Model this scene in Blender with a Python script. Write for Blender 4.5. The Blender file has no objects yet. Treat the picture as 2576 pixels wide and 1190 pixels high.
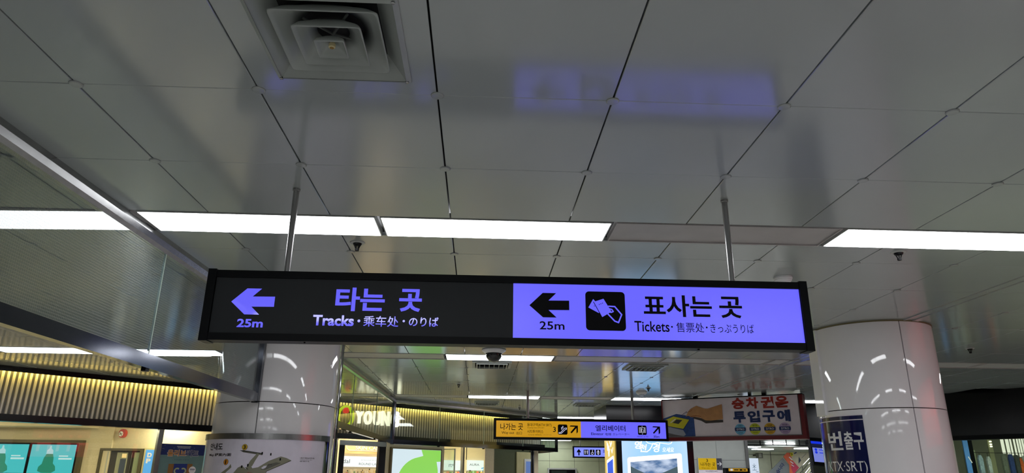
import bpy, bmesh, math, random
from mathutils import Vector, Matrix
random.seed(7)
SC = bpy.context.scene
COL = SC.collection
PI = math.pi
H = 2.85                                    # ceiling height
# ---------------------------------------------------------------- camera, world, exposure
F_PX, YAW, PITCH, ROLL = 1752.9, .0432, .3299, .0099
cam_data = bpy.data.cameras.new('camera'); cam = bpy.data.objects.new('camera', cam_data); COL.objects.link(cam)
fwd = Vector((math.sin(YAW)*math.cos(PITCH), math.cos(YAW)*math.cos(PITCH), math.sin(PITCH)))
r0 = Vector((math.cos(YAW), -math.sin(YAW), 0)); u0 = r0.cross(fwd)
rt = math.cos(ROLL)*r0 + math.sin(ROLL)*u0; up = -math.sin(ROLL)*r0 + math.cos(ROLL)*u0
M = Matrix.Identity(4)
for i in range(3):
    M[i][0] = rt[i]; M[i][1] = up[i]; M[i][2] = -fwd[i]
M[2][3] = 1.63
cam.matrix_world = M
cam_data.sensor_width = 36; cam_data.lens = F_PX/2576*36; cam_data.clip_end = 200
SC.camera = cam
SC.view_settings.view_transform = 'Standard'; SC.view_settings.look = 'None'
SC.view_settings.exposure = 0.0; SC.view_settings.gamma = 1; SC.view_settings.use_curve_mapping = False
SC.cycles.use_denoising = True; SC.cycles.max_bounces = 8; SC.cycles.transparent_max_bounces = 12
SC.cycles.sample_clamp_indirect = 6
world = bpy.data.worlds.new('world'); SC.world = world; world.use_nodes = True
world.node_tree.nodes['Background'].inputs[0].default_value = (.5, .52, .5, 1)
world.node_tree.nodes['Background'].inputs[1].default_value = .06
LIGHT = 13.0                                 # emission of the ceiling light diffusers
LED = 34.0                                  # emission of the warm strip above the shop flutes

# ---------------------------------------------------------------- materials
def srgb(c):
    return tuple(((v/255)/12.92 if v/255 <= .04045 else ((v/255+.055)/1.055)**2.4) for v in c)
MATS = {}
def mat(name, rgb, rough=.5, metal=0, emit=0, noise=.06, nscale=6, bump=0, coat=0, spec=.5, aniso=0, mis=True, lin=False):
    if name in MATS: return MATS[name]
    m = bpy.data.materials.new(name); m.use_nodes = True; nt = m.node_tree
    b = nt.nodes['Principled BSDF']; c = tuple(rgb) if lin else srgb(rgb)
    b.inputs['Roughness'].default_value = rough; b.inputs['Metallic'].default_value = metal
    b.inputs['Coat Weight'].default_value = coat; b.inputs['Coat Roughness'].default_value = .03
    b.inputs['Specular IOR Level'].default_value = spec
    if emit:
        b.inputs['Base Color'].default_value = (c[0]*.3, c[1]*.3, c[2]*.3, 1)
        b.inputs['Emission Color'].default_value = (*c, 1); b.inputs['Emission Strength'].default_value = emit
        if not mis: m.cycles.emission_sampling = 'NONE'
    else:
        tc = nt.nodes.new('ShaderNodeTexCoord'); n = nt.nodes.new('ShaderNodeTexNoise'); n.inputs['Scale'].default_value = nscale
        n.inputs['Detail'].default_value = 3
        nt.links.new(tc.outputs['Object'], n.inputs['Vector'])
        r = nt.nodes.new('ShaderNodeValToRGB'); r.color_ramp.elements[0].position = .3; r.color_ramp.elements[1].position = .7
        r.color_ramp.elements[0].color = (*[v*(1-noise) for v in c], 1); r.color_ramp.elements[1].color = (*[min(1, v*(1+noise)) for v in c], 1)
        nt.links.new(n.outputs['Fac'], r.inputs['Fac']); nt.links.new(r.outputs['Color'], b.inputs['Base Color'])
        if bump:
            bm = nt.nodes.new('ShaderNodeBump'); bm.inputs['Strength'].default_value = bump; bm.inputs['Distance'].default_value = .002
            nt.links.new(n.outputs['Fac'], bm.inputs['Height']); nt.links.new(bm.outputs['Normal'], b.inputs['Normal'])
    MATS[name] = m
    return m
def emi(name, rgb, s=1.0, mis=False): return mat(name, rgb, rough=.25, emit=s, mis=mis)

def glass_mat(name, tint=(.9, .95, .92), wires=False, dirt=.04, refl=1.0):
    m = bpy.data.materials.new(name); m.use_nodes = True; nt = m.node_tree; nt.nodes.clear()
    N = nt.nodes.new; L = nt.links.new
    out = N('ShaderNodeOutputMaterial'); tr = N('ShaderNodeBsdfTransparent'); tr.inputs[0].default_value = (*tint, 1)
    gl = N('ShaderNodeBsdfGlossy'); gl.inputs['Roughness'].default_value = .015
    ge = N('ShaderNodeNewGeometry'); dt = N('ShaderNodeVectorMath'); dt.operation = 'DOT_PRODUCT'; L(ge.outputs['Incoming'], dt.inputs[0]); L(ge.outputs['Normal'], dt.inputs[1])
    ab = N('ShaderNodeMath'); ab.operation = 'ABSOLUTE'; L(dt.outputs['Value'], ab.inputs[0])
    om = N('ShaderNodeMath'); om.operation = 'SUBTRACT'; om.inputs[0].default_value = 1; L(ab.outputs[0], om.inputs[1])
    pw = N('ShaderNodeMath'); pw.operation = 'POWER'; L(om.outputs[0], pw.inputs[0]); pw.inputs[1].default_value = 5
    fr = N('ShaderNodeMath'); fr.operation = 'MULTIPLY_ADD'; L(pw.outputs[0], fr.inputs[0]); fr.inputs[1].default_value = .8; fr.inputs[2].default_value = .045*refl
    df = N('ShaderNodeBsdfDiffuse'); df.inputs[0].default_value = (.42, .45, .43, 1)
    mx0 = N('ShaderNodeMixShader'); L(tr.outputs[0], mx0.inputs[1]); L(df.outputs[0], mx0.inputs[2]); mx0.inputs[0].default_value = dirt
    if wires:
        tc = N('ShaderNodeTexCoord'); sp = N('ShaderNodeSeparateXYZ'); L(tc.outputs['Object'], sp.inputs[0])
        def lines(sock, pitch, wid):
            a = N('ShaderNodeMath'); a.operation = 'DIVIDE'; L(sock, a.inputs[0]); a.inputs[1].default_value = pitch
            f = N('ShaderNodeMath'); f.operation = 'FRACT'; L(a.outputs[0], f.inputs[0])
            c = N('ShaderNodeMath'); c.operation = 'LESS_THAN'; L(f.outputs[0], c.inputs[0]); c.inputs[1].default_value = wid
            return c.outputs[0]
        a = lines(sp.outputs['Z'], .0125, .10); b = lines(sp.outputs['X'], .0125, .05)
        mxx = N('ShaderNodeMath'); mxx.operation = 'MAXIMUM'; L(a, mxx.inputs[0]); L(b, mxx.inputs[1])
        ad = N('ShaderNodeMath'); ad.operation = 'MULTIPLY_ADD'; L(mxx.outputs[0], ad.inputs[0]); ad.inputs[1].default_value = .38; 
        nz = N('ShaderNodeTexNoise'); nz.inputs['Scale'].default_value = 3; L(tc.outputs['Object'], nz.inputs['Vector'])
        mm = N('ShaderNodeMath'); mm.operation = 'MULTIPLY'; L(nz.outputs['Fac'], mm.inputs[0]); mm.inputs[1].default_value = dirt*2
        L(mm.outputs[0], ad.inputs[2]); L(ad.outputs[0], mx0.inputs[0])
    mx = N('ShaderNodeMixShader'); L(fr.outputs[0], mx.inputs[0]); L(mx0.outputs[0], mx.inputs[1]); L(gl.outputs[0], mx.inputs[2])
    L(mx.outputs[0], out.inputs[0]); MATS[name] = m
    return m

M_TILE = mat('satin_ceiling_panel', (156, 162, 162), rough=.13, noise=.015, nscale=2, coat=0, spec=1.0)
M_DARKGAP = mat('dark_joint', (14, 14, 14), rough=.8)
M_CAP = mat('ceiling_cap', (150, 155, 154), rough=.15, spec=.8)
M_WHITEMETAL = mat('painted_white_metal', (170, 172, 170), rough=.4)
M_GREYPANEL = mat('blank_light_cover', (176, 172, 172), rough=.45)
M_STEEL = mat('brushed_steel', (165, 165, 165), rough=.25, metal=1, noise=.08, nscale=20)
M_RAIL = mat('dark_polished_rail', (84, 87, 96), rough=.12, metal=1)
M_POLE = mat('satin_pole', (150, 150, 150), rough=.25, metal=.6)
M_CHROME = mat('polished_steel', (190, 190, 188), rough=.07, metal=1)
M_BLACK = mat('black_powder_coat', (8, 10, 13), rough=.4, spec=.12)
M_BLACKGLOSS = mat('black_gloss_fascia', (7, 8, 13), rough=.2, spec=.3)
M_DARKFILM = mat('dark_sign_film', (38, 41, 44), rough=.5, spec=.3)
M_ENAMEL = mat('glossy_enamel_panel', (240, 238, 240), rough=.03, noise=.01, coat=0, spec=.6)
M_SEAM = mat('black_seam', (10, 10, 10), rough=.7)
M_GLASS = glass_mat('clear_glass', refl=1.0, dirt=.015)
M_WIRED = glass_mat('wired_glass', wires=True, tint=(.66, .72, .73), dirt=.04, refl=1.3)
M_VENT = mat('vent_enamel', (150, 156, 152), rough=.45)
M_LIGHT = mat('lit_diffuser', (250, 252, 255), emit=LIGHT, rough=.4)
M_WARM = mat('warm_strip', (255, 230, 116), emit=LED, rough=.4)
M_SHOPLIGHT = mat('shop_ceiling_light', (255, 240, 204), emit=30, rough=.4)
M_FLUTE = mat('fluted_metal', (192, 184, 180), rough=.4, metal=.25, noise=.08, nscale=12)
M_FLUTEBACK = mat('fluted_backing', (92, 88, 84), rough=.6)
M_BEIGE = mat('beige_plaster', (216, 202, 172), rough=.75, noise=.05, nscale=40, bump=.1)
M_STONE = mat('speckled_stone', (128, 120, 98), rough=.4, noise=.22, nscale=90)
M_CREAM = mat('cream_board', (196, 186, 142), rough=.5)
M_GREEN_TILE = mat('pale_green_tile', (196, 206, 172), rough=.3, noise=.03)
M_GREYWALL = mat('grey_enamel_wall', (158, 162, 158), rough=.35, noise=.03)
M_FLOOR = mat('granite_floor', (205, 203, 198), rough=.25, noise=.08, nscale=60)
M_WALL = mat('station_wall', (190, 190, 184), rough=.5)
M_DARKWALL = mat('dark_wall', (40, 40, 42), rough=.5)
M_PURPLE = emi('violet_lit_face', (102, 98, 252), 1.0, mis=True)
M_PURPLE2 = emi('violet_lit_face_far', (104, 100, 250), 1.0)
M_LILAC = emi('lilac_lit_face', (128, 140, 255), 1.0)
M_YELLOW = emi('amber_lit_face', (190, 140, 6), 1.0)
M_INK = mat('black_print', (5, 5, 8), rough=.4, spec=.12)
M_INKBLUE = mat('navy_print', (8, 38, 96), rough=.4)
M_WHITE = mat('white_print', (225, 225, 228), rough=.4)
M_RED = mat('dark_red_frame', (104, 10, 20), rough=.35)
M_REDINK = mat('red_print', (160, 36, 24), rough=.4)
M_BANNER = mat('white_banner', (222, 212, 222), rough=.6)
M_SKIN = mat('printed_skin', (184, 134, 88), rough=.6, noise=.15, nscale=9)
M_SKINDARK = mat('printed_sleeve', (60, 52, 48), rough=.6)

# ---------------------------------------------------------------- mesh builder
class Frame:
    def __init__(s, x=0, y=0, deg=0): s.o = Vector((x, y, 0)); s.a = math.radians(deg); s.R = Matrix.Rotation(s.a, 4, 'Z')
    def w(s, p): return s.o + s.R @ Vector(p)
W = Frame()
FS = Frame(-7.45, 7.45, 45)                 # shop front: x along the glass, y into the shop
FB = Frame(-6.85, 6.85, 45)                 # diagonal glass barrier in front of it
FR = Frame(2.95, 11.47, -33.76)             # red framed banner
FK = Frame(6.0, 11.82, -56.07)              # black fascia on the far right
class MB:
    def __init__(s): s.v = []; s.f = []
    def add(s, v, f):
        n = len(s.v); s.v += [tuple(p) for p in v]; s.f += [tuple(i+n for i in q) for q in f]; return s
    def box(s, x0, x1, y0, y1, z0, z1):
        return s.add([(x, y, z) for z in (z0, z1) for y in (y0, y1) for x in (x0, x1)],
                     [(0, 2, 3, 1), (4, 5, 7, 6), (0, 1, 5, 4), (1, 3, 7, 5), (3, 2, 6, 7), (2, 0, 4, 6)])
    def chbox(s, x0, x1, y0, y1, z0, z1, c):   # box whose lower edges are chamfered by c (ceiling panel)
        v = [(x0+c, y0+c, z0), (x1-c, y0+c, z0), (x1-c, y1-c, z0), (x0+c, y1-c, z0),
             (x0, y0, z0+c), (x1, y0, z0+c), (x1, y1, z0+c), (x0, y1, z0+c), (x0, y0, z1), (x1, y0, z1), (x1, y1, z1), (x0, y1, z1)]
        f = [(3, 2, 1, 0)]
        for a in (0, 4):
            for i in range(4):
                j = (i+1) % 4; f.append((a+i, a+j, a+4+j, a+4+i))
        f.append((8, 9, 10, 11)); return s.add(v, f)
    def poly(s, pts, y):                      # flat print facing -y
        return s.add([(x, y, z) for x, z in pts], [tuple(range(len(pts)))])
    def prism(s, pts, y0, y1):
        n = len(pts)
        return s.add([(x, y0, z) for x, z in pts]+[(x, y1, z) for x, z in pts],
                     [tuple(range(n)), tuple(range(2*n-1, n-1, -1))]+[(i, n+i, n+(i+1) % n, (i+1) % n) for i in range(n)])
    def lathe(s, prof, cx, cy, n=24):         # (r, z) profile around a vertical axis
        v = []; f = []; k = len(prof)
        for i in range(n):
            a = 2*PI*i/n
            v += [(cx+r*math.cos(a), cy+r*math.sin(a), z) for r, z in prof]
        for i in range(n):
            j = (i+1) % n
            for q in range(k-1): f.append((i*k+q, j*k+q, j*k+q+1, i*k+q+1))
        return s.add(v, f)
    def tube(s, p, q, r, n=12):
        p, q = Vector(p), Vector(q); d = (q-p).normalized(); a = d.orthogonal().normalized(); b = d.cross(a)
        v = [tuple(c+r*(math.cos(2*PI*i/n)*a+math.sin(2*PI*i/n)*b)) for c in (p, q) for i in range(n)]
        return s.add(v, [(i, (i+1) % n, n+(i+1) % n, n+i) for i in range(n)]+[tuple(range(n-1, -1, -1)), tuple(range(n, 2*n))])
    def stroke(s, pts, w, y):                 # a brush line of width w as flat print
        for (x0, z0), (x1, z1) in zip(pts, pts[1:]):
            l = math.hypot(x1-x0, z1-z0) or 1; ex, ez = (x1-x0)/l*w*.5, (z1-z0)/l*w*.5
            s.poly([(x0-ez-ex*.6, z0+ex-ez*.6), (x0+ez-ex*.6, z0-ex-ez*.6), (x1+ez+ex*.6, z1-ex+ez*.6), (x1-ez+ex*.6, z1+ex+ez*.6)], y)
        return s
    def disc(s, cx, cz, r, y, n=24, rz=None):
        return s.poly([(cx+r*math.cos(2*PI*i/n), cz+(rz or r)*math.sin(2*PI*i/n)) for i in range(n)], y)
    def ring(s, cx, cz, r, w, y, a0=0, a1=360, n=24):
        pts = [(cx+r*math.cos(math.radians(a0+(a1-a0)*i/n)), cz+r*math.sin(math.radians(a0+(a1-a0)*i/n))) for i in range(n+1)]
        return s.stroke(pts, w, y)
def rrect(x0, x1, z0, z1, r, n=5):
    out = []
    for cx, cz, a in ((x1-r, z1-r, 0), (x0+r, z1-r, 90), (x0+r, z0+r, 180), (x1-r, z0+r, 270)):
        out += [(cx+r*math.cos(math.radians(a+90*i/n)), cz+r*math.sin(math.radians(a+90*i/n))) for i in range(n+1)]
    return out

OFF = {}
def tag(o, label=None, cat=None, group=None, kind=None):
    for k, v in (('label', label), ('category', cat), ('group', group), ('kind', kind)):
        if v: o[k] = v
    return o
def mesh(name, mb, m, smooth=False):
    me = bpy.data.meshes.new(name); me.from_pydata(mb.v, [], mb.f); me.update()
    if m: me.materials.append(m)
    if smooth:
        for p in me.polygons: p.use_smooth = True
    return me
def obj(name, mb, m, parent=None, frame=W, smooth=False, warp=None):
    if warp:
        bm = bmesh.new(); vs = [bm.verts.new(p) for p in mb.v]
        for q in mb.f:
            try: bm.faces.new([vs[i] for i in q])
            except ValueError: pass
        xs = [p[0] for p in mb.v]; c = math.ceil(min(xs)/.025)*.025
        if len(mb.f) < 2000 and name not in ('blue_sheet', 'white_line', 'board'):
            while c < max(xs):
                bmesh.ops.bisect_plane(bm, geom=bm.verts[:]+bm.edges[:]+bm.faces[:], plane_co=(c, 0, 0), plane_no=(1, 0, 0)); c += .025
        bm.verts.index_update()
        mb.v = [warp(v.co) for v in bm.verts]; mb.f = [tuple(v.index for v in f.verts) for f in bm.faces]; bm.free()
    off = Vector((0, 0, 0))
    root = parent
    while root is not None and root.name not in OFF: root = root.parent
    if root is not None: off = OFF[root.name]
    mb.v = [tuple(Vector(p)-off) for p in mb.v]
    o = bpy.data.objects.new(name, mesh(name, mb, m, smooth)); COL.objects.link(o)
    if parent is not None:
        o.parent = parent
    else:
        o.location = frame.o; o.rotation_euler.z = frame.a
    return o
def thing(name, label, cat, at=(0, 0, 0), frame=W, group=None, kind=None):
    o = bpy.data.objects.new(name, None); COL.objects.link(o); o.empty_display_size = .1
    o.location = frame.w(at); o.rotation_euler.z = frame.a; OFF[o.name] = Vector(at)
    return tag(o, label, cat, group, kind)
def struct(name, mb, m, frame=W, smooth=False, label=None):
    o = obj(name, mb, m, None, frame, smooth); o['kind'] = 'structure'
    if label: o['label'] = label
    OFF[o.name] = Vector((0, 0, 0))
    return o
def text(s, box, y, m, parent, bold=0, name='lettering', warp=None, space=1.0, shear=0, depth=0):
    """Lettering fitted into box = (x0, x1, z0, z1) in the plane y, facing -y."""
    cu = bpy.data.curves.new('lettering', 'FONT'); cu.body = s; cu.resolution_u = 3; cu.offset = bold; cu.space_character = space; cu.shear = shear
    cu.extrude = .5 if depth else 0
    t = bpy.data.objects.new('t', cu); COL.objects.link(t)
    me = bpy.data.meshes.new_from_object(t); bpy.data.objects.remove(t)
    xs = [v.co.x for v in me.vertices]; zs = [v.co.y for v in me.vertices]
    ax, bx, az, bz = min(xs), max(xs), min(zs), max(zs); x0, x1, z0, z1 = box
    mb = MB()
    mb.v = [(x0+(v.co.x-ax)/(bx-ax)*(x1-x0), y+(.5-v.co.z)*depth, z0+(v.co.y-az)/((bz-az) or 1)*(z1-z0)) for v in me.vertices]
    mb.f = [tuple(p.vertices) for p in me.polygons]
    bpy.data.meshes.remove(me)
    return obj(name, mb, m, parent, warp=warp)

# ================================================================ SETTING
fl = struct('floor', MB().box(-12, 13, -13, 30, -.1, 0), M_FLOOR)
struct('wall_back', MB().box(-12, 13, -13.2, -13, 0, 3.2), M_WALL)
struct('wall_left', MB().box(-12.2, -12, -13, 30, 0, 3.2), M_WALL)
struct('wall_right', MB().box(13, 13.2, -13, 30, 0, 3.2), M_DARKWALL)
struct('wall_far', MB().box(-12, 13, 30, 30.2, 0, 3.2), M_GREEN_TILE)

# ceiling: dark plenum sheet, 600 mm panels as parts, round caps at the corners
strips = [(-10.2, -9.9), (-6.9, -6.6), (-3.603, -3.303), (-.003, .297), (3.305, 3.592), (7.5, 7.86), (11.58, 11.96), (15.7, 16.05)]
X0 = -.168
rows = []
def run(y, stop, n=99, step=.6):
    while y < stop-.05 and n > 0:
        rows.append((y, min(y+step, stop))); y += step; n -= 1
run(-9.9, -6.9); run(-6.6, -3.603); run(-3.303, -.003); run(.297, 3.305)
rows += [(3.592, 3.897)]; run(3.897, 7.5)
rows[-1] = (rows[-1][0], 7.5)
rows += [(7.86, 8.494)]; run(8.494, 10.894); rows += [(10.894, 11.58), (11.96, 12.515)]; run(12.515, 15.7); run(16.05, 17.3)
ceil = struct('ceiling', MB().box(-12, 13, -13, 30, H+.05, H+.09), M_DARKGAP)
def blocked(x, y):
    if y > x+14.75: return True               # behind the shop fascia
    lx, ly = (x-6.0)*.5582-(y-11.82)*.8297, (x-6.0)*.8297+(y-11.82)*.5582
    if .05 < ly < 3.5 and -.6 < lx < 5.4 or (ly > 3.5 and lx > .8): return True      # behind the black fascia
    return False
tiles = []
for (y0, y1) in rows:
    for c in range(-17, 19):
        x0 = X0+.6*c; x1 = x0+.6; xm, ym = x0+.3, (y0+y1)/2
        if blocked(xm, ym): continue
        seen = ym > 1.1 and xm < .86*ym+.6 and xm > -.82*ym-.6 and (xm > -1.9 or ym < 3.4 or ym > 5)
        tiles.append((math.hypot(xm, ym)+(0 if seen else 100), x0, x1, y0, y1))
tiles.sort()
HOLES = [(-.462, 1.795, .2), (.132, 8.18, .2), (1.932, 8.18, .2), (.132, 12.815, .2), (1.932, 12.815, .2)]
cache = {}
rest = MB(); G = .0029; GY = .0014
for k, (d, x0, x1, y0, y1) in enumerate(tiles):
    hole = [h for h in HOLES if x0 < h[0] < x1 and y0 < h[1] < y1]
    if hole:                                  # panel cut out for an air diffuser
        q = MB(); a, b, s = hole[0]
        for bx in ((x0+G, a-s, y0+GY, y1-GY), (a+s, x1-G, y0+GY, y1-GY), (a-s, a+s, y0+GY, b-s), (a-s, a+s, b+s, y1-GY)):
            q.box(*bx, H, H+.02)
        tag(obj('tile', q, M_TILE, ceil), 'ceiling panel cut out around an air diffuser'); continue
    if k < 285:
        w, l = round(x1-x0, 3), round(y1-y0, 3)
        if (w, l) not in cache:
            cache[(w, l)] = mesh('tile', MB().chbox(-w/2+G, w/2-G, -l/2+GY, l/2-GY, 0, .02, .0016), M_TILE)
        o = bpy.data.objects.new('tile', cache[(w, l)]); COL.objects.link(o); o.parent = ceil
        o.location = ((x0+x1)/2, (y0+y1)/2, H+random.uniform(0, .0006)); o.rotation_euler = (random.gauss(0, .0008), random.gauss(0, .0010), 0)
    else:
        rest.chbox(x0+G, x1-G, y0+GY, y1-GY, H, H+.02, .0016)
tag(obj('panel', rest, M_TILE, ceil), kind='stuff')
def cap_mb(cx=0, cy=0, z=0, n=20): return MB().lathe([(.0001, z-.006), (.019, z-.0055), (.0225, z-.003), (.0225, z)], cx, cy, n)
capm = mesh('joint_cap', cap_mb(), M_CAP)
# rows where panel corners meet
corner_y = [1.497-.6, 1.497, 2.097, 2.697, 3.897, 4.497, 5.097, 5.697, 6.297, 6.897, 8.494, 9.094, 9.694, 10.294, 10.894, 12.515, 13.115, 13.715]
caps = []
for y in corner_y:
    for c in range(-14, 18):
        x = X0+.6*c
        if blocked(x, y+.1): continue
        caps.append((math.hypot(x, y)+(0 if abs(x) < .9*y+.5 else 50), x, y))
caps.sort(); far = MB()
for k, (d, x, y) in enumerate(caps):
    if k < 90:
        o = bpy.data.objects.new('joint_cap', capm); COL.objects.link(o); o.parent = ceil; o.location = (x, y, H)
    else: far.lathe([(.0001, H-.006), (.0225, H-.004), (.0225, H)], x, y, 8)
tag(obj('joint_cap', far, M_CAP, ceil), kind='stuff')

# light rows: lit fixtures are things, unlit cover panels are parts of the ceiling
def fixture_frame(x0, x1, y0, y1, z=H):
    b = MB(); t = .007
    b.box(x0, x1, y0, y0+t, z-.004, z+.03); b.box(x0, x1, y1-t, y1, z-.004, z+.03)
    b.box(x0, x0+t, y0+t, y1-t, z-.004, z+.03); b.box(x1-t, x1, y0+t, y1-t, z-.004, z+.03)
    return b
def lit(x0, x1, strip, label, group=None, z=H):
    y0, y1 = strip
    t = thing('ceiling_light', label, 'ceiling light', ((x0+x1)/2, (y0+y1)/2, z), group=group)
    obj('frame', fixture_frame(x0, x1, y0, y1, z), M_WHITEMETAL, t)
    obj('diffuser', MB().box(x0+.007, x1-.007, y0+.007, y1-.007, z-.005, z+.02), M_LIGHT, t)
def blank(x0, x1, strip):
    y0, y1 = strip
    o = obj('cover_panel', fixture_frame(x0, x1, y0, y1).box(x0+.007, x1-.007, y0+.007, y1-.007, H+.004, H+.02), M_GREYPANEL, ceil)
S = strips
def row(i, lits, x0=-8.9, x1=8.2, phase=-1.735):
    n = math.floor((x0-phase)/1.2); x = phase+1.2*n
    while x < x1:
        lab = lits.get(round((x-phase)/1.2))
        if not blocked(x+.6, S[i][1]):
            if lab: lit(x+.012, x+1.188, S[i], *(lab if isinstance(lab, tuple) else (lab,)))
            else: blank(x+.012, x+1.188, S[i])
        x += 1.2
g_back = 'ceiling lights in the rows behind the camera'
bl = ('long white ceiling light in one of the rows behind the viewer', g_back)
fb = ('added ceiling light in an unseen far row, brightening the grey wall behind the distant signs', 'added far row of ceiling lights')
row(4, {0: 'lit ceiling light reaching the wired glass screen, crossed by the left sign pole',
        1: 'lit ceiling light in the middle of the nearest row, left of the unlit cover',
        3: 'lit ceiling light in the nearest row, right of the unlit cover and sign pole',
        5: ('long white ceiling light in one of the rows behind the viewer', g_back)})
row(5, {0: 'lit ceiling light behind the dome camera, below the large hanging sign',
        -4: 'lit ceiling light above the left end of the fluted shop fascia',
        -3: 'lit ceiling light next to the glass screen, above the fluted shop fascia'}, phase=-.39, x1=5.5)
blank(5.62, 6.32, S[5]); lit(6.34, 7.52, S[5], 'lit ceiling light cut by the frame edge, right of the blue poster pillar')
row(6, {0: 'thin far ceiling light crossed by the left pole of the yellow sign',
        2: 'thin far ceiling light crossed by the right pole of the yellow sign',
        4: 'short bright ceiling light seen between the red framed banner and the pillar'}, phase=-.2)
row(7, {0: fb, 1: fb, 3: fb, 4: fb, 5: fb}, phase=.2)  # unseen lit row, added to brighten the far grey wall
row(3, {-2: bl, -1: bl, 1: bl, 3: bl, 5: bl, -5: bl}, phase=.5)
row(2, {-4: bl, -2: bl, -1: bl, 1: bl, 2: bl, 4: bl}, phase=.5)
row(1, {-4: bl, -2: bl, -1: bl, 0: bl, 2: bl, 3: bl, 4: bl}, phase=.5)
row(0, {-3: bl, -1: bl, 1: bl, 2: bl}, phase=.5)

# shutter guide slot running along the ceiling into the right pillar
struct('trim_1', MB().box(3.41, 3.43, .6, 17, H-.006, H+.01).box(3.49, 3.55, .6, 17, H-.008, H+.01), M_TILE)
obj('slot', MB().box(3.43, 3.49, .6, 17, H-.001, H+.004), M_TILE, bpy.data.objects['trim_1'])

# ---- round pillars with curved enamel panels
def arc_panel(cx, cy, r0, r1, a0, a1, z0, z1, n=20):
    b = MB(); v = []; f = []
    for i in range(n+1):
        a = math.radians(a0+(a1-a0)*i/n)
        for r in (r0, r1):
            for z in (z0, z1): v.append((cx+r*math.cos(a), cy+r*math.sin(a), z))
    v += [v[4*i+k] for i in range(n+1) for k in (2, 3)]      # outer skin on its own vertices, shaded smooth
    for i in range(n):
        p, q = 4*i, 4*i+4
        e = 4*(n+1)+2*i; f += [(e, e+2, e+3, e+1), (p, p+1, q+1, q), (p+1, p+3, q+3, q+1), (p, q, q+2, p+2)]
    f += [(0, 2, 3, 1), (4*n, 4*n+1, 4*n+3, 4*n+2)]
    return b.add(v, f)
def pillar(idx, cx, cy, label, a_off=0):
    r = .485
    p = struct('pillar_%d' % idx, MB().lathe([(r-.03, 0), (r-.03, H+.03)], cx, cy, 48), M_SEAM, label=label)
    p.name = 'pillar'; tag(p, cat='pillar', kind='thing'); OFF[p.name] = Vector((0, 0, 0))
    for z0, z1 in ((0.02, 1.2), (1.207, 2.152), (2.159, H-.012)):
        for k in range(4):
            g = .55
            obj('cladding_panel', arc_panel(cx, cy, r-.028, r, a_off+90*k+g, a_off+90*k+90-g, z0, z1, 28), M_ENAMEL, p, smooth=False)
    for o in p.children:
        for f in o.data.polygons: f.use_smooth = len(f.vertices) == 4 and abs(f.normal.z) < .5 and abs((f.center.x-cx)**2+(f.center.y-cy)**2-r*r) < .003
    obj('ceiling_collar', MB().lathe([(r+.004, H-.012), (r+.004, H-.001)], cx, cy, 64), mat('aged_sealant', (128, 118, 84), rough=.7), p)
    return p
LP = (-1.71, 6.13); RP = (3.38, 5.89)
pl_ = pillar(1, *LP, 'round glossy white pillar behind the left end of the large sign, with the station map', -1)
pr_ = pillar(2, *RP, 'round glossy white pillar on the right with the dark blue exit poster', -1)
# hinged service strip on pillar sides
obj('service_strip', MB().tube((LP[0]+.505, LP[1]+.03, 1.2), (LP[0]+.505, LP[1]+.03, H-.01), .012), M_CHROME, pl_)
obj('service_strip', MB().box(RP[0]-.503, RP[0]-.47, RP[1]-.05, RP[1]+.1, 2.125, H-.01), M_ENAMEL, pr_)

# ================================================================ GLASS SMOKE BARRIERS
def barrier(frame, x0, x1, joints, label, glass, ends=(True, True), name='glass_barrier', zr=2.105):
    t = thing(name, label, 'glass screen', ((x0+x1)/2, 0, 2.1), frame)
    cove = [(-.03, H), (-.034, H-.03), (-.026, H-.058), (-.006, H-.072), (.02, H-.072), (.03, H-.04), (.03, H)]
    v = [(x, y, z) for x in (x0, x1) for y, z in cove]; n = len(cove)
    obj('top_channel', MB().add(v, [(i, (i+1) % n, n+(i+1) % n, n+i) for i in range(n)]+[tuple(range(n)), tuple(range(2*n-1, n-1, -1))]), M_STEEL, t)
    obj('bottom_rail', MB().box(x0, x1, -.022, .022, zr, zr+.067).box(x0, x1, -.014, .014, zr+.067, zr+.075), M_RAIL, t)
    xs = [x0]+joints+[x1]
    for a, b in zip(xs, xs[1:]):
        obj('glass_pane', MB().box(a+.003, b-.003, -.005, .005, zr+.073, H-.07), glass, t)
    for j in joints:
        obj('pane_joint', MB().box(j-.003, j+.003, -.006, .006, zr+.075, H-.072), mat('pane_edge', (150, 165, 155), rough=.3), t)
        obj('clip', MB().box(j-.02, j+.02, -.012, .012, zr-.015, zr), M_BLACK, t)
    for e, x in zip(ends, (x0, x1)):
        if e: obj('end_post', MB().box(x-.022, x+.022, -.024, .024, zr-.005, H), M_RAIL, t)
    return t
F1 = Frame(-1.85, 0, 88.8)                   # x runs away from the camera
barrier(F1, -2.4, 5.60, [-1.2, 1.3, 3.80], 'wired glass screen hanging from the ceiling on the left, ending at the map pillar', M_WIRED, (False, True), zr=2.145)
F2 = Frame(-1.60, 6.68, 88.5)
barrier(F2, 0, 5.57, [2.1, 3.85], 'glass screen hanging beyond the map pillar, in front of the lit shop name', M_GLASS, (True, False))
barrier(FB, 7.64, 12.02, [8.68, 9.82, 10.95], 'diagonal glass screen hanging in front of the fluted shop fascia', M_GLASS)
F4 = Frame(1.65, 15.35, 101)
barrier(F4, .05, 5.0, [1.6, 3.2], 'glass screen returning away from the end of the diagonal one', M_GLASS, (False, True))

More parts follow.
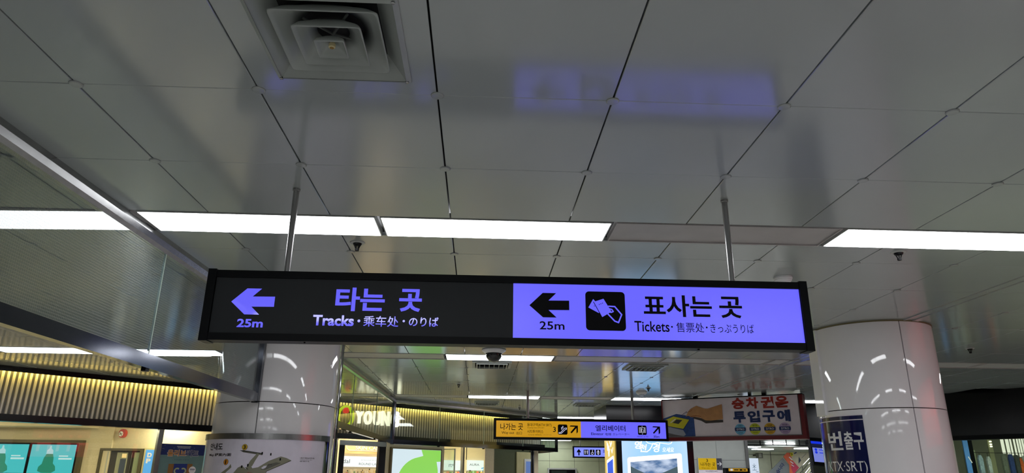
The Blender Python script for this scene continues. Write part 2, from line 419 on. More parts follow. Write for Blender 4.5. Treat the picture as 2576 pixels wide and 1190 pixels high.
# ================================================================ SHOP (45 degree front)
fas = thing('shop_fascia', 'fluted metal shop fascia lit from above by a warm strip', 'fascia', (7, 0, 2.2), FS)
obj('backing', MB().box(1.3, 12.56, .03, .1, 2.28, H-.001), M_FLUTEBACK, fas)
obj('bottom_rail', MB().box(1.3, 12.6, -.05, .12, 2.195, 2.282), M_BLACKGLOSS, fas)
obj('top_rail', MB().box(1.3, 12.6, -.11, -.1, 2.785, H-.001).box(1.3, 12.6, -.1, .1, 2.845, H-.0005), M_BLACKGLOSS, fas)
obj('light_strip', MB().box(1.3, 12.55, -.05, -.032, 2.828, 2.842), M_WARM, fas)
fm = MB(); n = 7; R_ = .0175
prof = [(R_*math.cos(PI*i/(n-1)), -R_*math.sin(PI*i/(n-1))) for i in range(n)]
v = [(x, y*1.1, z) for z in (0, .515) for x, y in prof] + [(x*.8, y*.8+.002, .527) for x, y in prof]
fl_f = [(i, n+i, n+i+1, i+1) for i in range(n-1)]+[(n+i, 2*n+i, 2*n+i+1, n+i+1) for i in range(n-1)]+[tuple(range(2*n, 3*n))]
flm = mesh('flute', fm.add(v, fl_f), M_FLUTE, smooth=True)
x = 1.35
while x < 12.52:
    o = bpy.data.objects.new('flute', flm); COL.objects.link(o); o.parent = fas; o.location = (x-7, .03, 2.283-2.2); x += .0605

# lit shop sign: lime ring with red drop, then white channel letters
sg = thing('shop_sign', 'lit shop name in white letters beside a lime green ring with a red drop', 'sign', (7.9, -.04, 2.45), FS)
M_LETTER = mat('lit_white_letter', (255, 248, 220), emit=2.6, rough=.4); M_LIME = mat('lit_lime', (196, 218, 24), emit=1.5, rough=.4, mis=False); M_DROP = mat('lit_red_drop', (250, 70, 50), emit=1.3, rough=.4, mis=False)
ringo = MB(); N_ = 40
def egg(t, rx, rz, cx, cz): return (cx+rx*math.cos(t), cz+rz*math.sin(t))
out_, in_ = [], []
for i in range(N_):
    a = 2*PI*i/N_
    out_.append(egg(a, .180*(1-.06*math.sin(a)), .186, 7.21, 2.566)); in_.append(egg(a, .108*(1-.12*math.sin(a)), .142, 7.20, 2.568))
v = [(x, -.075, z) for x, z in out_]+[(x, -.075, z) for x, z in in_]+[(x, -.03, z) for x, z in out_]+[(x, -.03, z) for x, z in in_]
f = []
for i in range(N_):
    j = (i+1) % N_; f += [(2*N_+i, i, j, 2*N_+j), (N_+i, 3*N_+i, 3*N_+j, N_+j)]
obj('ring_return', ringo.add(v, f), M_BLACKGLOSS, sg)
obj('ring', MB().add(v[:2*N_], [(i, (i+1) % N_, N_+(i+1) % N_, N_+i) for i in range(N_)]), M_LIME, sg)
drop = [(7.222+.046*math.cos(2*PI*i/20)*(1-.25*math.sin(2*PI*i/20)), 2.664+.050*math.sin(2*PI*i/20)) for i in range(20)]
obj('red_drop', MB().prism(drop, -.08, -.03), M_DROP, sg)
bxs = [(7.445, 7.59), (7.625, 7.78), (7.83, 7.97), (8.005, 8.175), (8.23, 8.385)]
zz = [(2.462, 2.672), (2.452, 2.688), (2.452, 2.695), (2.452, 2.708), (2.440, 2.72)]
for ch, b, z in zip('YOUNG', bxs, zz):
    text(ch, (*b, *z), -.075, M_LETTER, sg, bold=.02, name='letter', depth=.06)
# front glazing
def shop_pane(x0, x1, z1=2.19): return MB().box(x0, x1, 0, .012, 0.1, z1)
gl = thing('shop_glazing', 'glass shop front under the fluted fascia', 'shop front', (6, 0, 0), FS)
for a, b in ((1.4, 4.165), (4.23, 7.06), (9.62, 10.08), (10.12, 10.72), (11.03, 12.15)): obj('glass_pane', shop_pane(a, b), M_GLASS, gl)
for a, b in ((4.165, 4.23), (7.06, 7.12), (10.08, 10.12)): obj('mullion', MB().box(a, b, -.03, .04, 0, 2.195), M_STEEL, gl)
obj('mullion', MB().box(12.155, 12.175, -.02, .04, 0, 2.195).box(12.225, 12.262, -.02, .04, 0, 2.195), M_STEEL, gl)
obj('mullion', MB().box(12.178, 12.222, -.01, .03, 0, 2.195), M_BLACK, gl)
dr = thing('shop_entrance', 'black framed open shop entrance with lintel', 'door frame', (7.7, 0, 0), FS)
M_BFRAME = mat('dark_anodised', (34, 34, 40), rough=.25, metal=.5)
obj('jamb', MB().box(7.15, 7.27, -.04, .12, 0, 2.11), M_BFRAME, dr); obj('jamb', MB().box(8.0, 8.15, -.04, .02, 0, 2.2), M_BFRAME, dr)
obj('lintel', MB().box(7.15, 8.15, -.05, .12, 2.09, 2.17), M_STEEL, dr)
obj('edge_strip', MB().box(7.135, 7.15, -.05, -.03, 0, 2.185).box(7.15, 7.32, -.05, -.03, 2.172, 2.187), mat('lit_edge', (255, 220, 150), emit=1.5, mis=False), dr)
struct('wall_shopfront', MB().box(8.16, 9.6, 0, .15, 0, 2.2).box(10.73, 11.0, 0, .03, 0, 2.2).box(11.0, 12.6, .15, .22, 0, 2.2), M_BEIGE, FS)
struct('wall_granite', MB().box(11.0, 12.15, .02, .14, 0, 2.2), M_STONE, FS)
# green poster lightbox
pb = thing('poster_box', 'backlit poster box with big light green leaf shape beside the shop entrance', 'poster', (8.87, -.03, .9), FS)
obj('frame', MB().box(8.265, 9.495, -.05, 0, .6, 2.09), mat('box_frame', (120, 110, 84), rough=.4, metal=.5), pb)
obj('face', MB().box(8.30, 9.465, -.054, -.045, .63, 2.065), emi('poster_pale', (206, 224, 232), 1.0, True), pb)
gp = [(8.87, .63), (8.44, .8), (8.42, 1.5)]
for i in range(12):
    a = math.radians(180-9*i); gp.append((8.98+.56*math.cos(a), 1.46+.48*math.sin(a)))
gp = [(8.42, .63), (8.42, 1.46)]+[(9.0+.58*math.cos(math.radians(180-8*i)), 1.46+.475*math.sin(math.radians(180-8*i))) for i in range(11)]+[(9.02, 1.955), (8.97, 2.063), (9.462, 2.063), (9.462, 1.86), (9.36, 1.855), (9.40, 1.7), (9.41, 1.3), (9.41, .63)]
obj('green_shape', MB().poly(gp, -.056), emi('poster_green', (134, 206, 84), 1.0, True), pb)
# half open glass leaf next to it
gd = thing('glass_leaf', 'narrow glass door leaf standing open beside the green poster', 'door', (9.6, -.05, 0), FS)
obj('leaf', MB().box(9.59, 9.605, -.30, .0, .05, 2.09), M_GLASS, gd)
obj('edge', MB().box(9.585, 9.61, -.31, -.295, .05, 2.1).box(9.585, 9.61, -.3, 0, 2.085, 2.1), M_WHITEMETAL, gd)
# framed poster in the side window
fp = thing('window_poster', 'white framed blue poster standing behind the last shop window', 'poster', (11.95, -.02, 1), FS)
obj('backing', MB().box(11.70, 12.15, -.012, .01, .6, 2.105), M_CREAM, fp)
obj('frame', MB().prism(rrect(11.92, 12.6, .8, 1.97, .05)[:], -.03, -.012).v and MB().box(11.93, 12.14, -.03, -.013, 1.915, 1.965).box(11.93, 11.975, -.03, -.013, .8, 1.915), M_WHITE, fp)
obj('picture', MB().box(11.975, 12.14, -.02, -.0125, .8, 1.915), emi('poster_blue', (96, 122, 178), .8), fp)

# ---- shop interior (right part): back wall with lit brand panels, shelves, bottles
struct('wall_shop_inner', MB().box(7.0, 13.2, 1.9, 2.0, 0, 2.75), M_BEIGE, FS)
# ceiling polygon kept clear of the hall
def slab(name, pts, z0, z1, m):
    b = MB(); n = len(pts); b.add([(x, y, z0) for x, y in pts]+[(x, y, z1) for x, y in pts],
        [tuple(range(n)), tuple(range(2*n-1, n-1, -1))]+[(i, n+i, n+(i+1) % n, (i+1) % n) for i in range(n)])
    return struct(name, b, m)
slab('ceiling_shop', [(-11.9, 3.2), (1.45, 16.55), (.2, 17.9), (-11.9, 17.9)], 2.50, 2.55, mat('shop_ceiling', (228, 206, 150), rough=.8))
def shoplight(x, y, w, l, lab):
    t = thing('shop_light', lab, 'ceiling light', (x, y, 2.47), FS, 'warm ceiling lights inside the shop')
    obj('diffuser', MB().box(x-w/2, x+w/2, y-l/2, y+l/2, 2.46, 2.498), M_SHOPLIGHT, t)
for (x, y) in ((2.6, .9), (4.6, .9), (6.5, .9), (8.4, .9), (10.2, .9), (12, .9), (3, 2.6), (5.6, 2.8), (2.2, 4)):
    shoplight(x, y, .9, .3, 'warm flat light set in the shop ceiling')
M_BRAND = emi('brand_panel_white', (235, 244, 246), 1.05)
def brand(x0, x1, z0, z1, s, tb, lab, pic=False, small=None):
    t = thing('brand_panel', lab, 'sign', ((x0+x1)/2, 1.86, z0), FS)
    obj('face', MB().box(x0, x1, 1.85, 1.9, z0, z1), M_BRAND, t)
    text(s, tb, 1.845, M_INK, t, bold=-.005)
    if small: text(small[0], small[1], 1.845, M_INK, t)
    if pic:
        cy = emi('splash_blue', (120, 210, 238), 1.0); d = emi('splash_deep', (60, 160, 215), 1.0)
        obj('splash', MB().poly([(12.5, z0), (12.68, z0+.06), (12.58, z0+.1), (12.72, z1), (12.95, z1), (12.95, z0)], 1.846), cy, t)
        obj('splash_streak', MB().stroke([(12.5, z0+.05), (12.68, z0+.08), (12.93, z0+.13)], .02, 1.844).stroke([(12.56, z0+.07), (12.7, z0+.03), (12.9, z0+.02)], .012, 1.844), d, t)
brand(8.30, 8.865, 1.76, 1.962, 'dal', (8.56, 8.72, 1.825, 1.905), 'lit white shelf panel reading dal, seen through the entrance')
brand(8.885, 9.75, 1.76, 1.962, 'ROUND LAB', (8.95, 9.43, 1.795, 1.84), 'lit white shelf panel reading ROUND LAB, seen through the entrance', small=('BETTER SKIN, BETTER LIFE', (9.0, 9.38, 1.885, 1.90)))
brand(11.1, 11.72, 1.72, 1.94, 'rt+', (11.44, 11.60, 1.79, 1.87), 'lit white shelf panel reading rt+ behind the middle shop window')
brand(11.74, 11.92, 1.72, 1.94, 'A', (11.84, 11.88, 1.80, 1.85), 'narrow lit white shelf panel left of the blue splash picture')
brand(12.06, 12.95, 1.725, 1.955, 'AURA', (12.1, 12.42, 1.83, 1.88), 'lit white shelf panel with blue splash picture', True)
sc = thing('hanging_sign', 'warm lit skin care sign hanging inside the shop entrance', 'sign', (8.5, 1.15, 2.08), FS)
M_WARMTXT = emi('warm_letter', (255, 240, 200), 1.1)
obj('board', MB().box(8.0, 9.4, 1.15, 1.17, 1.99, 2.4), mat('beige_board', (170, 148, 108), rough=.6), sc)
text('SKIN CARE', (8.335, 8.97, 2.068, 2.14), 1.145, M_WARMTXT, sc, bold=.02)
obj('outline', MB().stroke([(8.12, 2.3), (8.125, 2.11), (8.145, 2.075), (8.19, 2.052), (9.3, 2.052)], .012, 1.146), M_WARMTXT, sc)
for xx in (8.38, 11.95):
    ch = thing('support_chain', 'dark perforated hanger strip %s inside the shop' % ('below the skin care sign' if xx < 9 else 'beside the blue splash panel'), 'hanger', (xx, 1.8, 1.96), FS)
    obj('strip', MB().box(xx-.008, xx+.008, 1.80, 1.81, 1.96, 2.49), M_BLACK, ch)
def shelf(x0, x1, z, lab):
    t = thing('display_shelf', lab, 'shelf', ((x0+x1)/2, 1.7, z), FS)
    obj('board', MB().box(x0, x1, 1.45, 1.9, z-.03, z), M_WHITEMETAL, t)
    obj('side_panel', MB().box(x0-.03, x0, 1.45, 1.9, 0, z-.005), M_CREAM, t); obj('side_panel', MB().box(x1, x1+.03, 1.45, 1.9, 0, z-.005), M_CREAM, t)
shelf(8.2, 9.6, 1.60, 'white product shelf below the brand panels inside the entrance'); shelf(11.0, 12.7, 1.60, 'white product shelf behind the middle shop windows')
bcol = [(240, 236, 226), (214, 170, 90), (120, 150, 90), (226, 150, 130), (150, 190, 160), (248, 248, 244), (230, 210, 170), (110, 130, 170), (240, 120, 90)]
BCN = ['cream white', 'amber', 'olive green', 'salmon pink', 'mint green', 'bright white', 'sand coloured', 'slate blue', 'orange']
def bottle(x, y, z, h, r, ci, lab, grp, kind):
    lab = 'small %s %s on the shelf %s' % (BCN[ci], 'carton' if kind else 'bottle with a cap', lab); grp = lab+'s' if False else BCN[ci]+' '+('cartons' if kind else 'bottles')+' '+grp
    t = thing('cosmetic_carton' if kind else 'cosmetic_bottle', lab, 'bottle', (x, y, z), FS, grp)
    m = mat('bottle_%d' % ci, bcol[ci], rough=.35)
    if kind: obj('body', MB().box(x-r, x+r, y-r*.6, y+r*.6, z, z+h), m, t)
    else:
        obj('body', MB().lathe([(0.001, z), (r, z), (r, z+h*.7), (r*.45, z+h*.8), (r*.4, z+h*.8)], x, y, 10), m, t, smooth=False)
        obj('cap', MB().lathe([(r*.5, z+h*.78), (r*.5, z+h), (.001, z+h)], x, y, 10), M_WHITE if ci % 2 else M_BLACK, t)
for (a, b, g, lab) in ((8.26, 9.4, 'on the entrance shelf', 'inside the entrance'), (11.1, 12.65, 'on the window shelf', 'behind the middle shop windows')):
    x = a
    while x < b:
        r = random.uniform(.014, .035); bottle(x+r, 1.56+random.uniform(-.04, .03), 1.60, random.uniform(.06, .13), r, random.randrange(9), lab, g, random.random() < .45); x += 2*r+.008

# ---- shop interior (left part): beige wall facing the camera
struct('wall_shop_left', MB().box(-10.5, -6.62, 13.45, 13.6, 0, 2.51).box(-6.62, -3.6, 13.5, 13.65, 0, 2.51), M_BEIGE)
struct('trim_2', MB().box(-10.5, -6.9, 12.9, 13.45, 2.36, 2.5), M_BEIGE)
sr = thing('screen_recess', 'dark recessed frame on the beige wall around the two teal screens', 'frame', (-8.0, 13.4, 1.6))
M_BRONZE = mat('bronze_frame', (84, 76, 56), rough=.4, metal=.3)
obj('frame', MB().box(-9.9, -7.08, 13.34, 13.45, 2.095, 2.15).box(-7.14, -7.08, 13.34, 13.45, 1.0, 2.095), M_BRONZE, sr)
obj('back_panel', MB().box(-9.9, -7.14, 13.43, 13.45, 1.0, 2.095), M_BLACK, sr)
def tealscreen(x0, x1, lab):
    t = thing('wall_screen', lab, 'screen', ((x0+x1)/2, 13.38, 1.58))
    obj('bezel', MB().box(x0-.02, x1+.02, 13.38, 13.43, 1.56, 2.09), M_BLACK, t)
    m = emi('screen_teal', (70, 186, 200), .95)
    obj('display', MB().box(x0, x1, 13.374, 13.38, 1.585, 2.07), m, t)
    cx = x0+(x1-x0)*.43
    obj('bottle_picture', MB().poly([(cx-.085, 1.84), (cx-.1, 1.74), (cx-.15, 1.69), (cx-.155, 1.62), (cx-.08, 1.59), (cx+.09, 1.59), (cx+.155, 1.63), (cx+.14, 1.7), (cx+.09, 1.75), (cx+.085, 1.84), (cx+.06, 1.91), (cx-.05, 1.91)], 13.372), emi('screen_green', (34, 128, 106), .95), t)
    obj('dropper_picture', MB().poly([(cx-.06, 1.91), (cx-.055, 1.97), (cx-.02, 2.0), (cx-.012, 2.05), (cx+.012, 2.05), (cx+.02, 2.0), (cx+.055, 1.97), (cx+.06, 1.91)], 13.372), emi('screen_pale', (168, 206, 220), .95), t)
    obj('caption_bar', MB().box(cx+.17, cx+.33, 13.371, 13.373, 1.865, 1.885).box(cx+.17, cx+.40, 13.371, 13.373, 1.815, 1.845), emi('screen_text', (190, 222, 230), .95), t)
tealscreen(-7.965, -7.19, 'teal wall screen with green dropper bottle, right one of the pair'); tealscreen(-8.79, -8.02, 'teal wall screen with green dropper bottle, left one of the pair')
al = thing('fire_alarm', 'round red fire alarm with white centre on the beige wall above the doorway', 'alarm', (-6.46, 13.45, 2.28))
b = MB(); bb = MB()
for k in range(24):
    pass
def ydisc(cx, cz, r, y0, y1, n=24): return MB().prism([(cx+r*math.cos(2*PI*i/n), cz+r*1.25*math.sin(2*PI*i/n)) for i in range(n)], y0, y1)
obj('housing', ydisc(-6.46, 2.28, .062, 13.42, 13.5), mat('alarm_red', (176, 34, 26), rough=.35), al)
obj('centre', ydisc(-6.475, 2.27, .036, 13.41, 13.42), M_WHITE, al)
obj('blades', MB().stroke([(-6.495, 2.3), (-6.455, 2.24)], .01, 13.408).stroke([(-6.5, 2.26), (-6.45, 2.28)], .01, 13.408), M_BRONZE, al)
dw = thing('doorway_frame', 'bronze framed dark doorway in the beige wall below the red alarm', 'door frame', (-6.42, 13.45, 0))
obj('frame', MB().box(-6.80, -6.75, 13.43, 13.5, 0, 2.02).box(-6.09, -6.03, 13.43, 13.5, 0, 2.02).box(-6.75, -6.09, 13.43, 13.5, 1.98, 2.02), M_BRONZE, dw)
obj('opening', MB().box(-6.75, -6.09, 13.48, 13.49, 0, 1.98), mat('dark_opening', (44, 38, 30), rough=.7), dw)
obj('door_leaf', MB().box(-6.66, -6.645, 13.44, 13.475, 0, 1.96), M_WHITEMETAL, dw)
obj('lit_room', MB().box(-6.50, -6.31, 13.47, 13.479, 0, 1.95), mat('lit_room_view', (150, 150, 126), rough=.7), dw)
obj('lit_sign', MB().box(-6.41, -6.33, 13.465, 13.47, 1.86, 1.93), emi('peach_light', (255, 214, 140), .9), dw)
obj('blue_stair', MB().box(-6.43, -6.33, 13.465, 13.47, 1.55, 1.84), mat('blue_shade', (50, 62, 84), rough=.6), dw)
obj('side_panel', MB().box(-6.19, -6.10, 13.46, 13.479, 0, 1.955), mat('pale_green_side', (140, 150, 120), rough=.5), dw)
obj('track', MB().box(-6.24, -6.23, 13.46, 13.478, 0, 1.95), M_STEEL, dw)
bp = thing('blue_poster', 'bright blue lit poster on the beige wall, cut off by the shop mullion', 'poster', (-5.9, 13.44, 1.2))
obj('frame', MB().box(-6.02, -5.4, 13.44, 13.5, 1.0, 2.03), M_CREAM, bp)
obj('face', MB().box(-5.985, -5.43, 13.432, 13.44, 1.03, 2.0), emi('poster_sky', (96, 170, 238), .95), bp)
text('D', (-5.95, -5.87, 1.87, 1.95), 13.428, M_WHITE, bp, bold=.05); text('P', (-5.955, -5.875, 1.77, 1.85), 13.428, M_WHITE, bp, bold=.05)

# poster on the glass beside the mullion
ok = thing('promotion_poster', 'navy and grey poster with gold lettering on the shop glass beside the map pillar', 'poster', (4.55, -.01, 1), FS)
obj('navy_top', MB().box(4.235, 4.87, -.012, -.002, 1.855, 2.005), mat('poster_navy', (14, 34, 96), rough=.4), ok)
obj('grey_field', MB().box(4.235, 4.87, -.012, -.002, .8, 1.855), mat('poster_grey', (92, 118, 122), rough=.45), ok)
text('올리브키트', (4.325, 4.775, 1.832, 1.93), -.014, mat('pale_outline', (176, 160, 166), rough=.5), ok, bold=.055)
text('올리브', (4.333, 4.585, 1.838, 1.924), -.0155, mat('gold_print', (176, 116, 44), rough=.5), ok, bold=.02)
text('키트', (4.60, 4.768, 1.838, 1.924), -.0155, M_INKBLUE, ok, bold=.02)
text('3.23(금)~소진 시', (4.44, 4.645, 1.782, 1.803), -.014, mat('teal_print', (30, 74, 112), rough=.5), ok, bold=.01)
obj('small_print', MB().box(4.45, 4.65, -.0145, -.014, 1.970, 1.975).box(4.46, 4.64, -.0145, -.014, 1.952, 1.957), M_WHITE, ok)
obj('gift_box', MB().poly([(4.37, 1.5), (4.37, 1.735), (4.71, 1.738), (4.71, 1.5)], -.0135), mat('box_brown', (132, 88, 40), rough=.5), ok)
obj('gift_band', MB().poly([(4.445, 1.5), (4.445, 1.737), (4.635, 1.738), (4.635, 1.5)], -.014), mat('band_blue', (20, 40, 120), rough=.5), ok)
for mx_, a_, b_ in ((4.50, 60, 250), (4.585, -60, 120)): obj('crescent', MB().ring(mx_, 1.64, .035, .02, -.015, a_, b_), mat('moon_print', (206, 210, 170), rough=.5), ok)
obj('badge', MB().disc(4.715, 1.655, .05, -.0155), M_BANNER, ok)
obj('badge_print', MB().box(4.68, 4.75, -.0170, -.0165, 1.662, 1.672).box(4.685, 4.745, -.0170, -.0165, 1.645, 1.649), M_INKBLUE, ok)
st = MB()
for k in range(26): st.disc(4.25+random.random()*.6, 1.865+random.random()*.13, random.uniform(.0015, .004), -.0135, 6)
obj('stars', st, mat('star_print', (180, 180, 130), rough=.5), ok)

# ================================================================ LARGE HANGING SIGN
Y = 2.93
def signbox(name, lab, x0, x1, z0, z1, Y, fr, depth, poles, pr, cat='sign'):
    t = thing(name, lab, cat, ((x0+x1)/2, Y+depth/2, z0))
    b = MB(); b.box(x0, x1, Y, Y+depth, z1-fr, z1); b.box(x0, x1, Y, Y+depth, z0, z0+fr)
    b.box(x0, x0+fr, Y, Y+depth, z0+fr, z1-fr); b.box(x1-fr, x1, Y, Y+depth, z0+fr, z1-fr)
    obj('frame', b, M_BLACK, t)
    obj('back_panel', MB().box(x0+fr, x1-fr, Y+depth-.01, Y+depth-.004, z0+fr, z1-fr), M_BLACK, t)
    for px in poles:
        p = obj('pole', MB().tube((px, Y+depth/2, z1-.002), (px, Y+depth/2, H+.001), pr, 20), M_POLE, t, smooth=False)
        obj('flange', MB().lathe([(pr*1.02, H-.012), (pr*1.25, H-.010), (pr*1.25, H)], px, Y+depth/2, 16), M_POLE, p)
    return t
s1 = signbox('hanging_sign', 'large hanging station sign, dark half with violet letters and violet half with black letters', -1.168, 1.432, 2.15, 2.452, Y, .031, .07, (-.852, 1.115), .0135)
obj('end_cap', MB().box(-1.172, -1.137, Y-.004, Y+.074, 2.146, 2.456), M_BLACK, s1); obj('end_cap', MB().box(1.401, 1.436, Y-.004, Y+.074, 2.146, 2.456), M_BLACK, s1)
P0 = Y+.008
obj('dark_face', MB().box(-1.14, .135, P0, P0+.01, 2.18, 2.423), M_DARKFILM, s1)
obj('violet_face', MB().box(.135, 1.403, P0, P0+.01, 2.18, 2.423), M_PURPLE, s1)
obj('screw', MB().lathe([(.004, 2.146), (.004, 2.151)], -.74, Y+.02, 8).lathe([(.005, 2.146), (.005, 2.151)], .935, Y+.02, 8), M_BLACK, s1)
T0 = P0-.0008
M_VTXT = mat('violet_letter', (106, 102, 255), emit=.9, rough=.05, mis=False)
def arrow_left(x0, x1, z0, z1, m, t, y):
    w, h = x1-x0, z1-z0; X = lambda u: x0+u*w; Z = lambda u: z0+u*h
    obj('arrow', MB().poly([(X(0), Z(.48)), (X(.335), Z(1)), (X(.675), Z(1)), (X(.48), Z(.69)), (X(1), Z(.70)), (X(1), Z(.31)), (X(.48), Z(.30)), (X(.68), Z(0)), (X(.34), Z(0))], y), m, t)
arrow_left(-1.062, -.881, 2.261, 2.374, M_VTXT, s1, T0)
text('25m', (-1.026, -.918, 2.206, 2.242), T0, M_VTXT, s1, bold=.03)
text('타는', (-.625, -.416, 2.284, 2.387), T0, M_VTXT, s1, bold=.03)
text('곳', (-.355, -.258, 2.286, 2.386), T0, M_VTXT, s1, bold=.03)
text('Tracks', (-.712, -.540, 2.219, 2.265), T0, M_VTXT, s1, bold=.03)
obj('dot', MB().disc(-.519, 2.242, .006, T0), M_VTXT, s1); obj('dot', MB().disc(-.33, 2.245, .005, T0), M_VTXT, s1)
text('乘车处', (-.500, -.352, 2.219, 2.265), T0, M_VTXT, s1, bold=.006)
text('のりば', (-.308, -.183, 2.223, 2.264), T0, M_VTXT, s1, bold=.012)
arrow_left(.205, .378, 2.273, 2.381, M_INK, s1, T0)
text('25m', (.249, .356, 2.220, 2.256), T0, M_INK, s1, bold=.014)
pc = obj('pictogram', MB().poly(rrect(.449, .622, 2.220, 2.392, .016), T0), M_INK, s1)
T1 = T0-.0008
obj('ticket', MB().poly([(.483, 2.358), (.461, 2.320), (.506, 2.296), (.513, 2.312), (.494, 2.345)], T1), M_PURPLE, pc)
obj('ticket', MB().poly([(.484, 2.345), (.528, 2.360), (.561, 2.303), (.519, 2.278)], T1-.0004), M_PURPLE, pc)
obj('ticket_dots', MB().disc(.509, 2.334, .002, T1-.001, 8).disc(.516, 2.337, .002, T1-.001, 8).disc(.523, 2.340, .002, T1-.001, 8).disc(.487, 2.327, .002, T1-.001, 8), M_INK, pc)
obj('hand', MB().stroke([(.549, 2.327), (.576, 2.326), (.605, 2.291), (.590, 2.256), (.574, 2.262), (.546, 2.292)], .006, T1-.0004).stroke([(.546, 2.318), (.563, 2.313), (.569, 2.304), (.560, 2.300), (.543, 2.302)], .005, T1-.0005), M_PURPLE, pc)
obj('ticket_edge', MB().stroke([(.484, 2.345), (.519, 2.278)], .003, T1-.0006), M_INK, pc)
text('표사는', (.703, 1.004, 2.286, 2.383), T0, M_INK, s1, bold=.022)
text('곳', (1.037, 1.138, 2.285, 2.381), T0, M_INK, s1, bold=.022)
text('Tickets', (.659, .811, 2.219, 2.265), T0, M_INK, s1, bold=.012)
obj('dot', MB().disc(.822, 2.242, .004, T0), M_INK, s1); obj('dot', MB().disc(.974, 2.242, .004, T0), M_INK, s1)
text('售票处', (.841, .962, 2.219, 2.262), T0, M_INK, s1)
text('きっぷうりば', (.990, 1.181, 2.220, 2.259), T0, M_INK, s1)

# ================================================================ YELLOW / VIOLET HANGING SIGN
Y2 = 10.7
s2 = signbox('hanging_sign', 'distant hanging sign, yellow way out half and violet elevator half', .222, 2.835, 2.13, 2.432, Y2, .034, .09, (.727, 2.318), .021)
q = Y2+.01; T = q-.003
obj('yellow_face', MB().box(.25, 1.521, q, q+.01, 2.16, 2.402), M_YELLOW, s2); obj('violet_face', MB().box(1.521, 2.806, q, q+.01, 2.16, 2.402), M_PURPLE2, s2)
text('나가는', (.318, .550, 2.262, 2.360), T, M_INK, s2, bold=.012); text('곳', (.582, .655, 2.262, 2.359), T, M_INK, s2, bold=.012)
text('Way out', (.337, .524, 2.197, 2.243), T, M_INK, s2, bold=.008); text('出口', (.556, .638, 2.2, 2.243), T, M_INK, s2, bold=.005)
text('동대구역(KTX·SRT)', (.717, 1.083, 2.312, 2.366), T, M_INK, s2, bold=.008)
text('Dongdaegu Station (KTX·SRT)', (.721, .970, 2.288, 2.308), T, M_INK, s2)
text('시티투어버스', (.719, .957, 2.222, 2.271), T, M_INK, s2, bold=.008)
text('City Tour Bus · 城市观光巴士 · シティツアーバス', (.732, 1.078, 2.187, 2.209), T, M_INK, s2)
text('3', (1.102, 1.145, 2.242, 2.316), T, M_INK, s2, bold=.01)
e = obj('pictogram', MB().poly(rrect(1.175, 1.319, 2.206, 2.352, .022), T), M_INK, s2); M_PIC = emi('pictogram_white', (200, 200, 225), 1)
obj('escalator_symbol', MB().stroke([(1.190, 2.237), (1.215, 2.235), (1.275, 2.298), (1.305, 2.302), (1.303, 2.282), (1.285, 2.278), (1.228, 2.225), (1.19, 2.222), (1.19, 2.237)], .007, T-.002).disc(1.232, 2.305, .008, T-.002, 8).disc(1.25, 2.322, .008, T-.002, 8).stroke([(1.232, 2.298), (1.232, 2.28)], .009, T-.002).stroke([(1.25, 2.315), (1.25, 2.297)], .009, T-.002), M_PIC, e)
def arrow_ne(pts, m, t, y): obj('arrow', MB().poly(pts, y), m, t)
arrow_ne([(1.35, 2.324), (1.366, 2.340), (1.476, 2.338), (1.474, 2.246), (1.454, 2.222), (1.453, 2.302), (1.380, 2.226), (1.362, 2.240), (1.433, 2.320)], M_INK, s2, T)
text('엘리베이터', (1.740, 2.189, 2.262, 2.349), T, M_INK, s2, bold=.012)
text('Elevator', (1.672, 1.859, 2.205, 2.243), T, M_INK, s2, bold=.008); text('电梯', (1.884, 1.974, 2.2, 2.24), T, M_INK, s2); text('エレベーター', (1.996, 2.248, 2.205, 2.24), T, M_INK, s2)
e = obj('pictogram', MB().poly(rrect(2.377, 2.509, 2.216, 2.352, .02), T), M_INK, s2)
obj('lift_symbol', MB().stroke([(2.398, 2.325), (2.398, 2.245)], .006, T-.002).stroke([(2.488, 2.325), (2.488, 2.245)], .006, T-.002).stroke([(2.412, 2.322), (2.474, 2.322), (2.474, 2.25), (2.412, 2.25), (2.412, 2.322)], .005, T-.002).disc(2.432, 2.308, .006, T-.002, 8).stroke([(2.432, 2.3), (2.432, 2.262)], .012, T-.002).disc(2.452, 2.3, .005, T-.002, 8).ring(2.455, 2.274, .012, .004, T-.002, -120, 100).disc(2.443, 2.338, .006, T-.002, 6).disc(2.443, 2.23, .006, T-.002, 6), M_PIC, e)
text('대합실 B1 ↔ 지상', (2.36, 2.53, 2.181, 2.203), T, M_INK, s2)
arrow_ne([(2.596, 2.329), (2.612, 2.343), (2.715, 2.340), (2.712, 2.248), (2.69, 2.225), (2.690, 2.305), (2.618, 2.234), (2.602, 2.247), (2.674, 2.324)], M_INK, s2, T)
text('35m', (2.609, 2.696, 2.178, 2.209), T, M_INK, s2, bold=.01)

